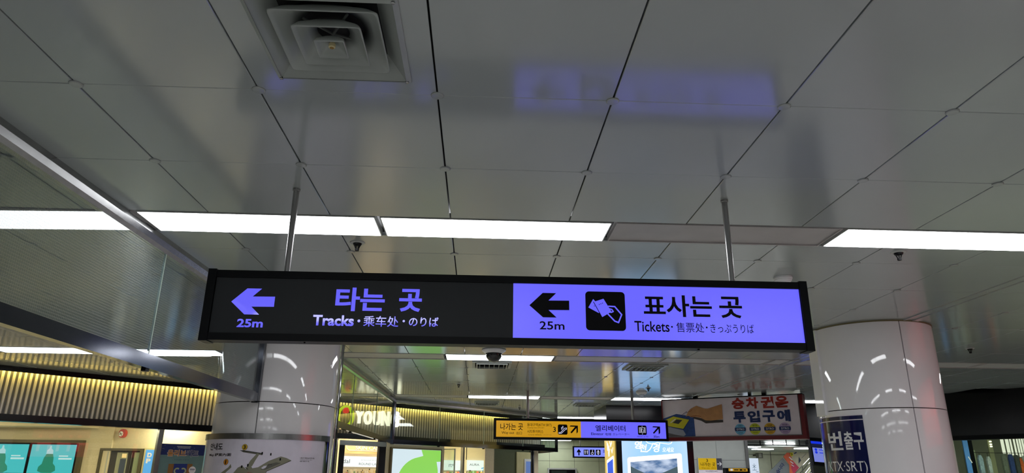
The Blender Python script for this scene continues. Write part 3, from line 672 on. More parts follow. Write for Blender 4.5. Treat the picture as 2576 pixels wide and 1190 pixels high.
# ================================================================ FAR REST ROOM SIGN
Y3 = 17.2
s3 = signbox('hanging_sign', 'small violet hanging sign with up arrow and rest room pictograms', 2.242, 3.9, 2.032, 2.296, Y3, .03, .09, (2.414, 3.6), .014)
obj('violet_face', MB().box(2.27, 3.87, Y3+.01, Y3+.02, 2.06, 2.268), M_LILAC, s3); T = Y3+.006
obj('arrow', MB().poly([(2.382, 2.232), (2.427, 2.180), (2.427, 2.144), (2.398, 2.163), (2.398, 2.085), (2.368, 2.085), (2.368, 2.163), (2.337, 2.142), (2.337, 2.180)], T), M_INK, s3)
for x0, x1 in ((2.498, 2.614), (2.643, 2.757), (2.786, 2.901)):
    e = obj('pictogram', MB().poly(rrect(x0, x1, 2.097, 2.220, .014), T), M_INK, s3); c = (x0+x1)/2; b = MB(); t_ = T-.004
    if x0 < 2.6:
        for dx in (-.026, .026): b.disc(c+dx, 2.204, .008, t_, 8).poly([(c+dx-.014, 2.19), (c+dx-.006, 2.115), (c+dx+.006, 2.115), (c+dx+.014, 2.19)], t_)
    elif x0 < 2.7: b.disc(c+.008, 2.205, .009, t_, 8).stroke([(c+.006, 2.19), (c+.002, 2.16), (c+.028, 2.15)], .012, t_).ring(c, 2.135, .024, .009, t_, 120, 400)
    else: b.disc(c, 2.196, .015, t_, 10).stroke([(c-.032, 2.165), (c, 2.178), (c+.032, 2.165)], .012, t_).stroke([(c-.02, 2.135), (c, 2.115), (c+.02, 2.135)], .016, t_).disc(c, 2.16, .014, t_, 8)
    obj('figure_symbol', b, M_PIC, e)
text('화', (2.957, 3.022, 2.141, 2.225), T, M_INK, s3, bold=.01)

# ================================================================ BILLBOARD COLUMN
bb = thing('advert_column', 'black square column with a bright blue lit advert facing the hall', 'advertising column', (3.17, 13.6, 0))
obj('body', MB().box(2.49, 3.87, 13.03, 14.2, 0, 2.72), M_BLACKGLOSS, bb)
obj('header', MB().box(2.30, 3.9, 12.9, 14.3, 2.56, H-.002), M_BLACKGLOSS, bb)
obj('border', MB().box(2.476, 2.575, 12.985, 13.05, 0, 2.64).box(3.767, 3.877, 12.985, 13.05, 0, 2.64), M_BLACKGLOSS, bb)
def grad(name, c0, c1, s, z0, z1, kind='lin'):
    m = bpy.data.materials.new(name); m.use_nodes = True; nt = m.node_tree; b = nt.nodes['Principled BSDF']; N = nt.nodes.new; L = nt.links.new
    tc = N('ShaderNodeTexCoord'); sp = N('ShaderNodeSeparateXYZ'); L(tc.outputs['Object'], sp.inputs[0]); r = N('ShaderNodeValToRGB')
    if kind == 'lin':
        mr = N('ShaderNodeMapRange'); L(sp.outputs['X'], mr.inputs[0]); mr.inputs[1].default_value = z0; mr.inputs[2].default_value = z1; L(mr.outputs[0], r.inputs[0])
    else:
        mp = N('ShaderNodeMapping'); mp.inputs['Scale'].default_value = (2.2, 1, 5.5); L(tc.outputs['Object'], mp.inputs[0])
        n = N('ShaderNodeTexNoise'); n.inputs['Scale'].default_value = 1.6; n.inputs['Detail'].default_value = 5; L(mp.outputs[0], n.inputs['Vector']); L(n.outputs['Fac'], r.inputs[0])
        r.color_ramp.elements[0].position = .42; r.color_ramp.elements[1].position = .66
    r.color_ramp.elements[0].color = (*srgb(c0), 1); r.color_ramp.elements[-1].color = (*srgb(c1), 1)
    if kind == 'lin':
        e_ = r.color_ramp.elements.new(.5); e_.color = (*srgb((132, 196, 250)), 1)
    L(r.outputs[0], b.inputs['Emission Color']); b.inputs['Emission Strength'].default_value = s; b.inputs['Base Color'].default_value = (.05, .05, .05, 1); b.inputs['Roughness'].default_value = .3
    return m
obj('blue_face', MB().box(2.575, 3.767, 13.0, 13.03, .3, 2.63), grad('advert_blue', (176, 208, 255), (176, 210, 255), 1.15, -.6, .6), bb)
T = 12.996; M_BRUSH = emi('brush_white', (255, 255, 250), 1.2)
pf = rrect(2.671, 3.66, 1.0, 1.95, .04)
pf = [(x, z+(x-2.671)*.083) for x, z in pf]
obj('picture_frame', MB().poly(pf, T), M_BRUSH, bb)
pi = [(2.722, 1.0), (2.722, 1.872), (3.57, 1.942), (3.57, 1.0)]
obj('cloud_picture', MB().poly(pi, T-.003), grad('advert_clouds', (72, 112, 160), (196, 212, 236), 1.0, 0, 0, 'n'), bb)
obj('hill_picture', MB().poly([(2.722, 1.0), (2.722, 1.80), (2.83, 1.747), (2.967, 1.687), (3.286, 1.69), (3.479, 1.767), (3.57, 1.805), (3.57, 1.0)], T-.005), mat('hill_print', (74, 96, 104), emit=.8, mis=False), bb)
text('영', (2.815, 2.95, 2.10, 2.235), T-.004, M_BRUSH, bb, bold=.02, shear=.2); text('천', (2.90, 3.035, 2.045, 2.18), T-.004, M_BRUSH, bb, bold=.02, shear=.2)
text('경', (3.14, 3.28, 2.045, 2.20), T-.004, M_BRUSH, bb, bold=.02, shear=.2); text('오세요', (3.31, 3.52, 2.045, 2.13), T-.004, M_BRUSH, bb, bold=.01, shear=.15)
obj('brush_stroke', MB().stroke([(3.02, 2.235), (3.06, 2.2), (3.133, 2.185), (3.23, 2.212), (3.33, 2.20), (3.433, 2.187), (3.48, 2.2), (3.50, 2.235)], .012, T-.004).stroke([(3.15, 2.2), (3.12, 2.14), (3.083, 2.086), (3.03, 2.05), (2.96, 2.055)], .016, T-.004), M_BRUSH, bb)
# gold side of the same column (faces -x)
FSd = Frame(2.47, 14.12, -90)               # x runs towards the camera, y into the column
sd = thing('side_advert', 'narrow gold lit advert on the left side of the black column', 'advert', (.5, 0, .6), FSd)
obj('gold_face', MB().box(.02, 1.04, -.012, .0, .3, 2.6), emi('advert_gold', (222, 190, 96), 1.0), sd)
obj('white_frame', MB().poly([(.22, .6), (.22, 1.89), (.26, 1.915), (.92, 1.985), (.96, 1.96), (.96, .6)], -.014), M_BRUSH, sd)
obj('blue_picture', MB().poly([(.30, .6), (.30, 1.86), (.88, 1.93), (.88, .6)], -.016), emi('advert_deepblue', (36, 84, 220), 1.0), sd)
obj('brush_stroke', MB().stroke([(.30, 2.24), (.36, 2.1), (.4, 2.2), (.5, 2.0), (.52, 2.16)], .05, -.014).stroke([(.6, 2.24), (.68, 2.16), (.8, 2.22)], .045, -.014).stroke([(.42, 2.05), (.46, 1.99), (.56, 2.1)], .04, -.014).stroke([(.72, 2.1), (.8, 2.04), (.9, 2.12)], .03, -.014), M_BRUSH, sd)

# ================================================================ RED FRAMED BANNER SIGN
rs = thing('banner_sign', 'red framed hanging banner with hand picture and large red and blue words', 'sign', (1.05, .12, 2.167), FR)
D = .22
obj('frame', MB().box(0, 2.16, 0, D, 2.167, 2.218).box(2.105, 2.16, 0, D, 2.218, 2.80).box(0, .012, 0.0, D, 2.218, 2.80), M_RED, rs)
obj('top_cover', MB().box(0, 2.16, .01, D, 2.80, 2.815), M_BLACK, rs)
obj('inner_reveal', MB().box(2.075, 2.105, .03, D, 2.218, 2.80).box(0.012, 2.105, .0, .05, 2.218, 2.229), mat('reveal_grey', (88, 84, 86), rough=.4), rs)
obj('face', MB().box(.0, 2.09, .02, .06, 2.226, 2.812), M_BANNER, rs)
for a, b_ in ((.505, .565), (1.366, 1.403), (1.569, 1.63)): obj('bracket', MB().box(a, b_, .08, .16, 2.81, H), M_BLACK, rs)
T = .017
for s, a, b_ in (('승', 1.124, 1.311), ('차', 1.338, 1.521), ('권', 1.558, 1.748), ('은', 1.769, 1.956)): text(s, (a, b_, 2.620, 2.790), T, M_REDINK, rs, bold=.045)
for s, a, b_ in (('투', 1.131, 1.315), ('입', 1.345, 1.526), ('구', 1.563, 1.744), ('에', 1.775, 1.964)): text(s, (a, b_, 2.418, 2.588), T, M_INKBLUE, rs, bold=.045)
ccol = [((110, 176, 214), '보통권'), ((188, 196, 40), '할인권'), ((206, 162, 34), '우대권'), ((178, 156, 196), '정산권')]
for (c, s), cx in zip(ccol, (1.219, 1.437, 1.652, 1.867)):
    e = obj('round_logo', MB().disc(cx, 2.321, .083, T), mat('logo_%s' % c[0], c, rough=.5), rs)
    hz = .026; w = math.sqrt(.083**2-hz**2); seg = [(cx+.083*math.cos(a), 2.321+.083*math.sin(a)) for a in [math.radians(18.3*k/4) for k in range(-4, 5)]]
    seg += [(cx-(x-cx), z) for x, z in reversed(seg)]
    obj('band', MB().poly(seg, T-.002), M_INKBLUE, e)
    text('DTRO', (cx-.052, cx+.058, 2.307, 2.335), T-.004, M_WHITE, e, bold=.01)
    text(s, (cx-.032, cx+.036, 2.360, 2.382), T-.002, M_INK, e, bold=.01)
    obj('small_print', MB().box(cx-.034, cx+.036, T-.003, T-.002, 2.270, 2.274), M_INK, e)
obj('gate_side', MB().poly([(.012, 2.470), (.012, 2.515), (.234, 2.582), (.515, 2.53), (.521, 2.234), (.012, 2.234), (.012, 2.3), (.25, 2.29)], T), mat('gate_blue', (34, 66, 128), rough=.5, noise=.25, nscale=14), rs)
obj('gate_front', MB().poly([(.012, 2.36), (.09, 2.385), (.33, 2.33), (.37, 2.26), (.33, 2.234), (.012, 2.234)], T-.001), mat('gate_grey', (146, 150, 164), rough=.5), rs)
obj('gate_shade', MB().poly([(.012, 2.31), (.20, 2.262), (.34, 2.236), (.012, 2.234)], T-.0015), mat('gate_dark', (84, 80, 84), rough=.5), rs)
obj('gate_rim', MB().poly([(.012, 2.47), (.183, 2.556), (.452, 2.49), (.338, 2.335), (.09, 2.385)], T-.002), M_INKBLUE, rs)
obj('yellow_panel', MB().poly([(.023, 2.480), (.183, 2.544), (.439, 2.486), (.334, 2.348), (.093, 2.395)], T-.003), mat('panel_yellow', (196, 190, 30), rough=.5), rs)
obj('card_slot', MB().poly([(.165, 2.445), (.235, 2.497), (.328, 2.484), (.262, 2.425)], T-.004), mat('slot_dark', (44, 44, 48), rough=.5), rs)
obj('slot_light', MB().stroke([(.135, 2.449), (.215, 2.502)], .012, T-.004), M_BANNER, rs)
obj('ticket', MB().poly([(.318, 2.560), (.404, 2.614), (.420, 2.600), (.336, 2.548)], T-.005), M_INKBLUE, rs)
obj('ticket_centre', MB().poly([(.335, 2.562), (.402, 2.604), (.410, 2.597), (.343, 2.556)], T-.006), M_BANNER, rs)
obj('sleeve', MB().poly([(.515, 2.53), (.64, 2.50), (.70, 2.47), (.971, 2.47), (.971, 2.431), (.76, 2.425), (.70, 2.422), (.63, 2.464), (.50, 2.505)], T-.002), M_SKINDARK, rs)
obj('hand_picture', MB().poly([(.385, 2.535), (.41, 2.568), (.425, 2.605), (.47, 2.650), (.52, 2.675), (.572, 2.697), (.61, 2.68), (.69, 2.650), (.74, 2.645), (.80, 2.66), (.973, 2.705), (.971, 2.478), (.78, 2.462), (.70, 2.468), (.62, 2.51), (.55, 2.525), (.47, 2.522), (.43, 2.548)], T-.004), M_SKIN, rs)
obj('finger_shadow', MB().stroke([(.44, 2.608), (.475, 2.618), (.50, 2.64)], .008, T-.006).stroke([(.47, 2.535), (.55, 2.545), (.63, 2.53)], .01, T-.006), mat('skin_shadow', (150, 84, 48), rough=.6), rs)

# ================================================================ PILLAR GRAPHICS
def cyl_warp(c, r):
    def f(p):                                 # x = arc length from the -90 degree direction, y = offset inwards
        a = math.radians(-90)+p[0]/r; rr = r-p[1]
        return (c[0]+rr*math.cos(a), c[1]+rr*math.sin(a), p[2])
    return f
def strip_grid(x0, x1, z0, z1, y, n=24):
    b = MB(); v = []; f = []
    for i in range(n+1):
        x = x0+(x1-x0)*i/n; v += [(x, y, z0), (x, y, z1)]
    for i in range(n): f.append((2*i, 2*i+2, 2*i+3, 2*i+1))
    return b.add(v, f)
RPo = .485
wr = cyl_warp(RP, RPo+.003); D2 = lambda d: math.radians(d+90)*(RPo+.003)
pt = thing('exit_poster', 'dark blue exit poster wrapped around the right pillar', 'poster', (RP[0]-.2, RP[1]-.49, 1.2))
obj('blue_sheet', strip_grid(D2(-196), D2(-135.5), .9, 2.112, 0), mat('poster_darkblue', (16, 24, 74), rough=.12, spec=.6), pt, warp=wr)
obj('white_line', strip_grid(D2(-196), D2(-135.5), 2.106, 2.112, -.001).add(*(lambda b: (b.v, b.f))(strip_grid(D2(-196), D2(-135.5), 2.070, 2.077, -.001))), M_BANNER, pt, warp=wr)
text('번', (D2(-178), D2(-158.5), 1.845, 1.99), -.001, M_WHITE, pt, bold=.02, warp=wr)
text('출구', (D2(-156.5), D2(-137.5), 1.845, 1.985), -.001, M_WHITE, pt, bold=.02, warp=wr)
text('(KTX·SRT)', (D2(-186), D2(-137.5), 1.66, 1.76), -.001, M_WHITE, pt, bold=.0, warp=wr)

LPr = .515
wl = cyl_warp(LP, LPr); E2 = lambda d: math.radians(d+90)*LPr
mp = thing('station_map', 'curved station map board with steel rim around the left pillar', 'map board', (LP[0], LP[1]-.52, .9))
obj('board', strip_grid(E2(-172), E2(-21), .7, 1.872, 0, 48), mat('map_white', (228, 222, 236), rough=.04, spec=.6), mp, warp=wl)
obj('steel_rim', arc_panel(*LP, .487, .522, -176, -17, 1.872, 1.915, 60), M_STEEL, mp, smooth=False)
obj('edge_strip', arc_panel(*LP, .487, .521, -24, -17, .7, 1.872, 6), M_CHROME, mp); obj('edge_strip', arc_panel(*LP, .487, .521, -176, -168, .7, 1.872, 6), M_CHROME, mp)
k = -.001
text('안내도', (E2(-137), E2(-119), 1.790, 1.842), k, M_INK, mp, bold=.02, warp=wl)
text('Map 驛案內圖', (E2(-137), E2(-109), 1.742, 1.768), k, M_INK, mp, bold=.01, warp=wl)
def circ(d, z, c, s):
    e = obj('exit_number', MB().disc(E2(d), z, .0225, k), mat('ring_dark', (60, 50, 20), rough=.4), mp, warp=wl)
    obj('disc', MB().disc(E2(d), z, .0205, k*2), mat('map_disc_%d' % c[1], c, rough=.3), e, warp=wl)
    text(s, (E2(d)-(.008 if s == '3' else .004), E2(d)+(.008 if s == '3' else .004), z-.014, z+.014), k*3, M_INK, e, bold=.02, warp=wl)
circ(-97.2, 1.812, (196, 160, 40), '3'); circ(-113.2, 1.704, (214, 140, 44), '1')
mA = mat('map_plan', (134, 132, 112), rough=.4); mB = mat('map_plan_dark', (96, 94, 84), rough=.4)
def mpoly(name, pts, m, kk=k): obj(name, MB().poly([(E2(a), z) for a, z in pts], kk), m, mp, warp=wl)
mpoly('plan_hall', [(-105, 1.62), (-101, 1.664), (-97.5, 1.678), (-94, 1.655), (-91, 1.69), (-88.6, 1.66), (-84, 1.668), (-76, 1.715), (-66.8, 1.748), (-62, 1.738), (-57.8, 1.721), (-60, 1.71), (-76.9, 1.640), (-79, 1.60), (-99, 1.60)], mA)
mpoly('plan_stair', [(-94, 1.66), (-91, 1.715), (-86, 1.77), (-84, 1.765), (-87, 1.715), (-89, 1.675)], mA)
mpoly('plan_platform', [(-100.5, 1.787), (-98, 1.79), (-81.4, 1.768), (-81.8, 1.755), (-98, 1.775)], mB)
mpoly('plan_exit', [(-118, 1.62), (-110, 1.665), (-108, 1.69), (-107, 1.665), (-113, 1.62)], mA)
mpoly('plan_shop', [(-82, 1.652), (-76, 1.69), (-70, 1.705), (-66, 1.70), (-78, 1.65)], mB, k*2)
mpoly('plan_void', [(-81.5, 1.662), (-79.5, 1.678), (-77, 1.681), (-78, 1.664), (-80, 1.656)], MATS['map_white'], k*3)
obj('plan_lines', MB().stroke([(E2(a), z) for a, z in ((-100.5, 1.787), (-90, 1.778), (-81.4, 1.768))], .003, k*4).stroke([(E2(-57.8), 1.719), (E2(-76.9), 1.640), (E2(-78), 1.60)], .003, k*4).stroke([(E2(-94.5), 1.667), (E2(-92), 1.652)], .003, k*4), M_INK, mp, warp=wl)
for a, z in ((-82, 1.769), (-97.5, 1.671), (-92.5, 1.682), (-75, 1.762), (-67, 1.727)): obj('plan_marker', MB().poly([(E2(a)-.005, z-.009), (E2(a)+.005, z-.009), (E2(a)+.005, z+.009), (E2(a)-.005, z+.009)], k*4), M_INK, mp, warp=wl)
text('상가', (E2(-76.5), E2(-73.5), 1.682, 1.694), k*4, M_INK, mp, warp=wl)
text('85m', (E2(-92), E2(-88.5), 1.622, 1.633), k*4, M_REDINK, mp, warp=wl)
text('1호선 대합실(지하1층)', (E2(-50), E2(-35.5), 1.733, 1.745), k, M_INK, mp, bold=.01, warp=wl)
text('Concourse of Line 1(B1)', (E2(-50), E2(-38), 1.723, 1.730), k, M_INK, mp, warp=wl); text('地鐵 1號線 地下1層', (E2(-50), E2(-41), 1.711, 1.720), k, M_INK, mp, warp=wl)

# ================================================================ CEILING FITTINGS
def sq_loft(cx, cy, h0, z0, h1, z1, n=96):
    """square skirt (half size h0 at z0) lofting up to a round mouth (radius h1 at z1), double sided."""
    def sq(a, h, e=7):
        a += -.16*math.sin(4*a)*(-1 if False else 1)*0
        c, s = math.cos(a), math.sin(a); k = (abs(c)**e+abs(s)**e)**(-1/e); return h*k*c, h*k*s
    prof = []
    rings = [(h0, z0, 26), (h0-.003, z0-.001, 26), (h0*.82+h1*.18, z0+(z1-z0)*.3, 8), (h0*.45+h1*.55, z0+(z1-z0)*.68, 3.2), (h1, z1, 2), (h1+.006, z1+.004, 2), (h0*.45+h1*.55+.006, z0+(z1-z0)*.68+.005, 3.2), (h0*.82+h1*.18+.004, z0+(z1-z0)*.3+.005, 7), (h0, z0+.003, 26)]
    v = []; f = []
    for h, z, e in rings:
        for i in range(n):
            ph = 2*PI*(i+.5)/n; ph -= PI/4; ph = PI/4+ph-.17*math.sin(4*ph); x, y = sq(ph, h, e); v.append((cx+x, cy+y, z))
    m = len(rings)
    for r in range(m):
        q = (r+1) % m
        for i in range(n): f.append((r*n+i, r*n+(i+1) % n, q*n+(i+1) % n, q*n+i))
    return MB().add(v, f)
def diffuser(cx, cy, h, lab, deep=True):
    t = thing('air_diffuser', lab, 'air vent', (cx, cy, H))
    b = MB(); o_, i_ = h, h*.93; z = H-.012
    b.add([(cx-o_, cy-o_, z+.006), (cx+o_, cy-o_, z+.006), (cx+o_, cy+o_, z+.006), (cx-o_, cy+o_, z+.006),
           (cx-i_, cy-i_, z-.004), (cx+i_, cy-i_, z-.004), (cx+i_, cy+i_, z-.004), (cx-i_, cy+i_, z-.004),
           (cx-i_, cy-i_, z), (cx+i_, cy-i_, z), (cx+i_, cy+i_, z), (cx-i_, cy+i_, z),
           (cx-h*.66, cy-h*.66, H+.05), (cx+h*.66, cy-h*.66, H+.05), (cx+h*.66, cy+h*.66, H+.05), (cx-h*.66, cy+h*.66, H+.05),
           (cx-o_, cy-o_, H+.001), (cx+o_, cy-o_, H+.001), (cx+o_, cy+o_, H+.001), (cx-o_, cy+o_, H+.001)],
          [(a+i, a+(i+1) % 4, c_+(i+1) % 4, c_+i) for a, c_ in ((0, 4), (4, 8), (8, 12), (0, 16)) for i in range(4)])
    obj('frame', b, M_VENT, t)
    obj('duct', MB().lathe([(h*.62, H+.045), (h*.62, H+.049), (.001, H+.0495)], cx, cy, 24), M_SEAM, t)
    obj('outer_cone', sq_loft(cx, cy, h*.715, H-.012, h*.43, H+.042), M_VENT, t, smooth=True)
    obj('middle_cone', sq_loft(cx, cy, h*.46, H-.024, h*.22, H+.03), M_VENT, t, smooth=True)
    obj('inner_cone', sq_loft(cx, cy, h*.205, H-.034, h*.03, H+.0), M_VENT, t, smooth=True)
    kn = obj('knob', MB().lathe([(.001, H-.028), (.006, H-.028), (.010, H-.026), (.0105, H-.016), (.007, H-.012), (.007, H)], cx, cy, 16), mat('ivory_knob', (196, 184, 140), rough=.4), t)
    obj('knob_centre', MB().lathe([(.001, H-.0287), (.0065, H-.0284)], cx, cy, 14), mat('brass_screw', (150, 116, 50), rough=.3, metal=.6), kn)
    b = MB()
    for a in range(4): b.tube((cx, cy, H+.02), (cx+h*.45*math.cos(a*PI/2+.6), cy+h*.45*math.sin(a*PI/2+.6), H+.034), .004, 6)
    obj('spider', b, mat('dull_bracket', (90, 94, 92), rough=.5), t)
    for sx, sy in ((-1, 1), (1, 1), (-1, -1), (1, -1)): obj('screw', MB().lathe([(.001, H-.017), (.006, H-.016), (.006, H-.008)], cx+sx*h*.94, cy+sy*h*.94, 10), M_STEEL, t)
diffuser(-.462, 1.795, .215, 'large square air diffuser with nested cones in the ceiling at the top of the view')
def louver(cx, cy, h, lab):
    t = thing('louvered_vent', lab, 'air vent', (cx, cy, H))
    b = MB(); z = H-.014
    for k, (o_, i_, z0, z1) in enumerate(((h, h*.86, z, H+.002), (h*.80, h*.74, H-.028, H-.01))):
        q = MB()
        for bx in ((cx-o_, cx+o_, cy-o_, cy-i_), (cx-o_, cx+o_, cy+i_, cy+o_), (cx-o_, cx-i_, cy-i_, cy+i_), (cx+i_, cx+o_, cy-i_, cy+i_)): q.box(*bx, z0, z1)
        obj('frame' if k == 0 else 'inner_frame', q, M_VENT, t)
    obj('duct', MB().box(cx-h*.86, cx+h*.86, cy-h*.86, cy+h*.86, H+.04, H+.045).box(cx-h*.88, cx-h*.86, cy-h*.86, cy+h*.86, H, H+.045).box(cx+h*.86, cx+h*.88, cy-h*.86, cy+h*.86, H, H+.045).box(cx-h*.86, cx+h*.86, cy+h*.86, cy+h*.88, H, H+.045), M_SEAM, t)
    for k in range(6):
        x = cx-h*.62+h*1.24*k/5
        obj('slat', MB().box(x-.003, x+.003, cy-h*.74, cy+h*.74, H-.024, H+.01), M_VENT, t)
louver(.132, 8.18, .225, 'square louvered vent in the ceiling just behind the dome camera')
louver(1.932, 8.18, .225, 'square louvered vent in the ceiling above the violet half of the yellow sign')
louver(.132, 12.815, .22, 'small far louvered vent in the ceiling above the fluted fascia')
louver(1.932, 12.815, .22, 'small far louvered vent in the ceiling above the distant sign, between its poles')
def sprinkler(x, y, lab):
    t = thing('sprinkler', lab, 'sprinkler', (x, y, H))
    obj('plate', MB().lathe([(.042, H), (.040, H-.004), (.026, H-.006), (.024, H-.001)], x, y, 20), M_WHITEMETAL, t)
    obj('cup', MB().lathe([(.024, H-.004), (.022, H-.014), (.012, H-.018), (.001, H-.018)], x, y, 14), M_BLACK, t)
    b = MB()
    for a in range(6): b.tube((x+.02*math.cos(a*PI/3), y+.02*math.sin(a*PI/3), H-.008), (x+.009*math.cos(a*PI/3), y+.009*math.sin(a*PI/3), H-.034), .0025, 5)
    obj('arms', b, M_BLACK, t); obj('head', MB().lathe([(.001, H-.05), (.011, H-.048), (.012, H-.036), (.001, H-.034)], x, y, 12), M_BLACK, t)
sprinkler(-.702, 3.73, 'black sprinkler in a white plate behind the left lights, right of the left sign pole')
sprinkler(2.36, 3.675, 'black sprinkler behind the right lit ceiling light')
sprinkler(-.302, 10.09, 'tiny black sprinkler in the ceiling left of the dome camera')
sprinkler(2.452, 10.22, 'tiny black sprinkler above the white smoke detector and right pole of the yellow sign')
sprinkler(4.80, 6.62, 'black sprinkler in the dark ceiling right of the blue poster pillar')
sprinkler(.759, 13.5, 'tiny black sprinkler in the ceiling above the yellow half of the distant sign')
def detector(x, y, r, lab):
    t = thing('smoke_detector', lab, 'smoke detector', (x, y, H))
    obj('base', MB().lathe([(r, H), (r, H-.012), (r*.93, H-.018), (r*.93, H-.022), (r*.8, H-.03), (r*.78, H-.034), (r*.62, H-.042), (.001, H-.044)], x, y, 32), M_WHITE, t, smooth=False)
    b = MB()
    for a in range(14):
        c, s = math.cos(a*2*PI/14), math.sin(a*2*PI/14); b.tube((x+r*.5*c, y+r*.5*s, H-.042), (x+r*.42*c, y+r*.42*s, H-.056), .0022, 5)
    obj('grille', b, M_BLACK, t); obj('bottom_cap', MB().lathe([(r*.5, H-.055), (r*.45, H-.059), (.001, H-.06)], x, y, 20), M_WHITE, t)
detector(1.929, 4.24, .058, 'white round smoke detector just above the right end of the large sign')
detector(2.47, 10.75, .085, 'white round smoke detector beside the right pole of the distant yellow sign')
cc = thing('dome_camera', 'dome security camera with dark bubble under the large hanging sign', 'security camera', (.135, 7.17, H))
obj('trim_ring', MB().lathe([(.05, H), (.125, H-.002), (.124, H-.012), (.088, H-.04), (.08, H-.04)], .135, 7.17, 40), M_WHITE, cc, smooth=True)
obj('bubble', MB().lathe([(.083, H-.036)]+[(.083*math.cos(a), H-.05-.078*math.sin(a)) for a in [math.radians(9*i) for i in range(10)]]+[(.001, H-.128)], .135, 7.17, 32), mat('dark_bubble', (14, 15, 18), rough=.04, spec=.7), cc, smooth=True)
obj('lens', MB().lathe([(.03, H-.05), (.03, H-.09), (.001, H-.092)], .135, 7.15, 16), M_BLACK, cc)

# ================================================================ FAR RIGHT BLACK FASCIA AND SHOP
fk = thing('black_fascia', 'broad black shop fascia on the far right behind the blue poster pillar', 'fascia', (2.4, 0, 2.2), FK)
obj('panel', MB().box(-.6, 5.4, 0, .12, 2.235, H-.002), M_BLACKGLOSS, fk); obj('lower_lip', MB().box(-.6, 5.4, -.03, .14, 2.175, 2.235), M_BLACK, fk)
struct('wall_side_shop', MB().box(-.6, 5.4, 3.4, 3.5, 0, 2.5), mat('side_shop_wall', (150, 156, 136), rough=.7), FK)
struct('ceiling_side_shop', MB().box(-.6, 5.4, .12, 3.4, 2.5, 2.55), mat('side_shop_ceiling', (190, 196, 176), rough=.7), FK)
struct('wall_side_shop_left', MB().box(-.65, -.6, .12, 3.5, 0, 2.5), M_DARKWALL, FK)
def ban(name, lab, cat, x0, x1, z0, z1, m, Yb=11.9, grp=None, d=.02):
    t = thing(name, lab, cat, ((x0+x1)/2, Yb, z0), group=grp); obj('sheet', MB().box(x0, x1, Yb, Yb+d, z0, z1), m, t); return t
bn = ban('banner', 'bright blue vertical banner in the right shop beside the pillar edge', 'banner', 8.17, 8.255, 1.3, 2.30, mat('banner_blue', (74, 128, 196), rough=.6))
obj('white_stroke', MB().stroke([(8.22, 1.99), (8.262, 1.90)], .018, 11.895), M_WHITE, bn)
ban('dark_post', 'black post right of the blue banner in the right shop', 'post', 8.262, 8.345, 0, 2.42, M_BLACK, 11.92)
mr_ = thing('mirror', 'mirror in pale green frame inside the right shop', 'mirror', (8.38, 12.1, 1.2))
obj('frame', MB().box(8.30, 8.325, 12.1, 12.14, 1.2, 2.11).box(8.47, 8.495, 12.1, 12.14, 1.2, 2.11).box(8.325, 8.47, 12.1, 12.14, 2.085, 2.11), mat('pale_green_frame', (140, 152, 124), rough=.4), mr_)
obj('mirror_glass', MB().box(8.325, 8.47, 12.12, 12.13, 1.2, 2.085), mat('mirror_surface', (120, 130, 118), rough=.05, metal=1), mr_)
cl = ban('bright_column', 'pale column with three round lamps in the right shop', 'column', 8.64, 8.72, 0, 2.42, mat('olive_column', (128, 130, 100), rough=.5), 11.95)
for z in (2.245, 2.20, 2.165):
    t = thing('round_lamp', 'small round lit lamp on the pale column, %s of three' % {2.245: 'highest', 2.20: 'middle', 2.165: 'lowest'}[z], 'lamp', (8.68, 11.92, z))
    obj('bulb', MB().prism([(8.68+.014*math.cos(2*PI*i/14), z+.012*math.sin(2*PI*i/14)) for i in range(14)], 11.92, 11.95), emi('lamp_glow', (250, 255, 214), 1.5), t)
M_SLAT = emi('lit_slat', (222, 232, 204), .85)
sl = thing('slat_screen', 'row of bright vertical slats hanging at the right edge', 'slat screen', (9.2, 11.95, 2.0))
for i, xs in enumerate((8.86, 8.945, 9.02, 9.085, 9.14, 9.185, 9.23, 9.275, 9.32, 9.365, 9.41)):
    obj('slat', MB().box(xs, xs+(.052 if i < 2 else .026), 11.93, 11.94, 2.05-.012*i, 2.42), M_SLAT, sl)
gcol = [((40, 60, 110), 8.92, .06), ((190, 90, 40), 9.08, .05), ((150, 165, 160), 9.16, .05), ((60, 66, 62), 9.02, .06), ((92, 100, 88), 8.80, .06), ((150, 160, 158), 8.53, .05), ((120, 140, 150), 8.39, .06), ((70, 84, 76), 9.24, .06)]
for i, (c, gx, w) in enumerate(gcol):
    t = thing('hanging_garment', ['navy', 'orange', 'pale grey', 'charcoal', 'olive', 'white', 'light blue grey', 'dark green'][i]+' garment hanging in the right shop below the slats', 'clothing', (gx, 11.86, 1.3))
    top = [2.04, 1.98, 2.02, 2.03, 2.045, 2.0, 2.02, 2.03][i]
    obj('fabric', MB().prism([(gx-w*.5, 1.2), (gx-w*.62, top-.06), (gx-w*.25, top), (gx+w*.25, top), (gx+w*.62, top-.06), (gx+w*.5, 1.2)], 11.84, 11.88), mat('garment_%d' % i, c, rough=.8, noise=.3, nscale=30), t)
    obj('hanger', MB().tube((gx, 11.86, top), (gx, 11.86, 2.06), .003, 6), M_BLACK, t)
rl = thing('clothes_rail', 'steel clothes rail holding garments in the right shop', 'rail', (8.8, 11.86, 2.06)); obj('bar', MB().tube((8.3, 11.86, 2.06), (9.5, 11.86, 2.06), .004, 8), M_BLACK, rl)
t = thing('shop_light', 'warm white flat light in the ceiling of the right shop', 'ceiling light', (2.5, 1.2, 2.47), FK); obj('diffuser', MB().box(1.5, 3.6, .8, 1.5, 2.46, 2.499), mat('cool_shop_light', (236, 255, 224), emit=7), t)

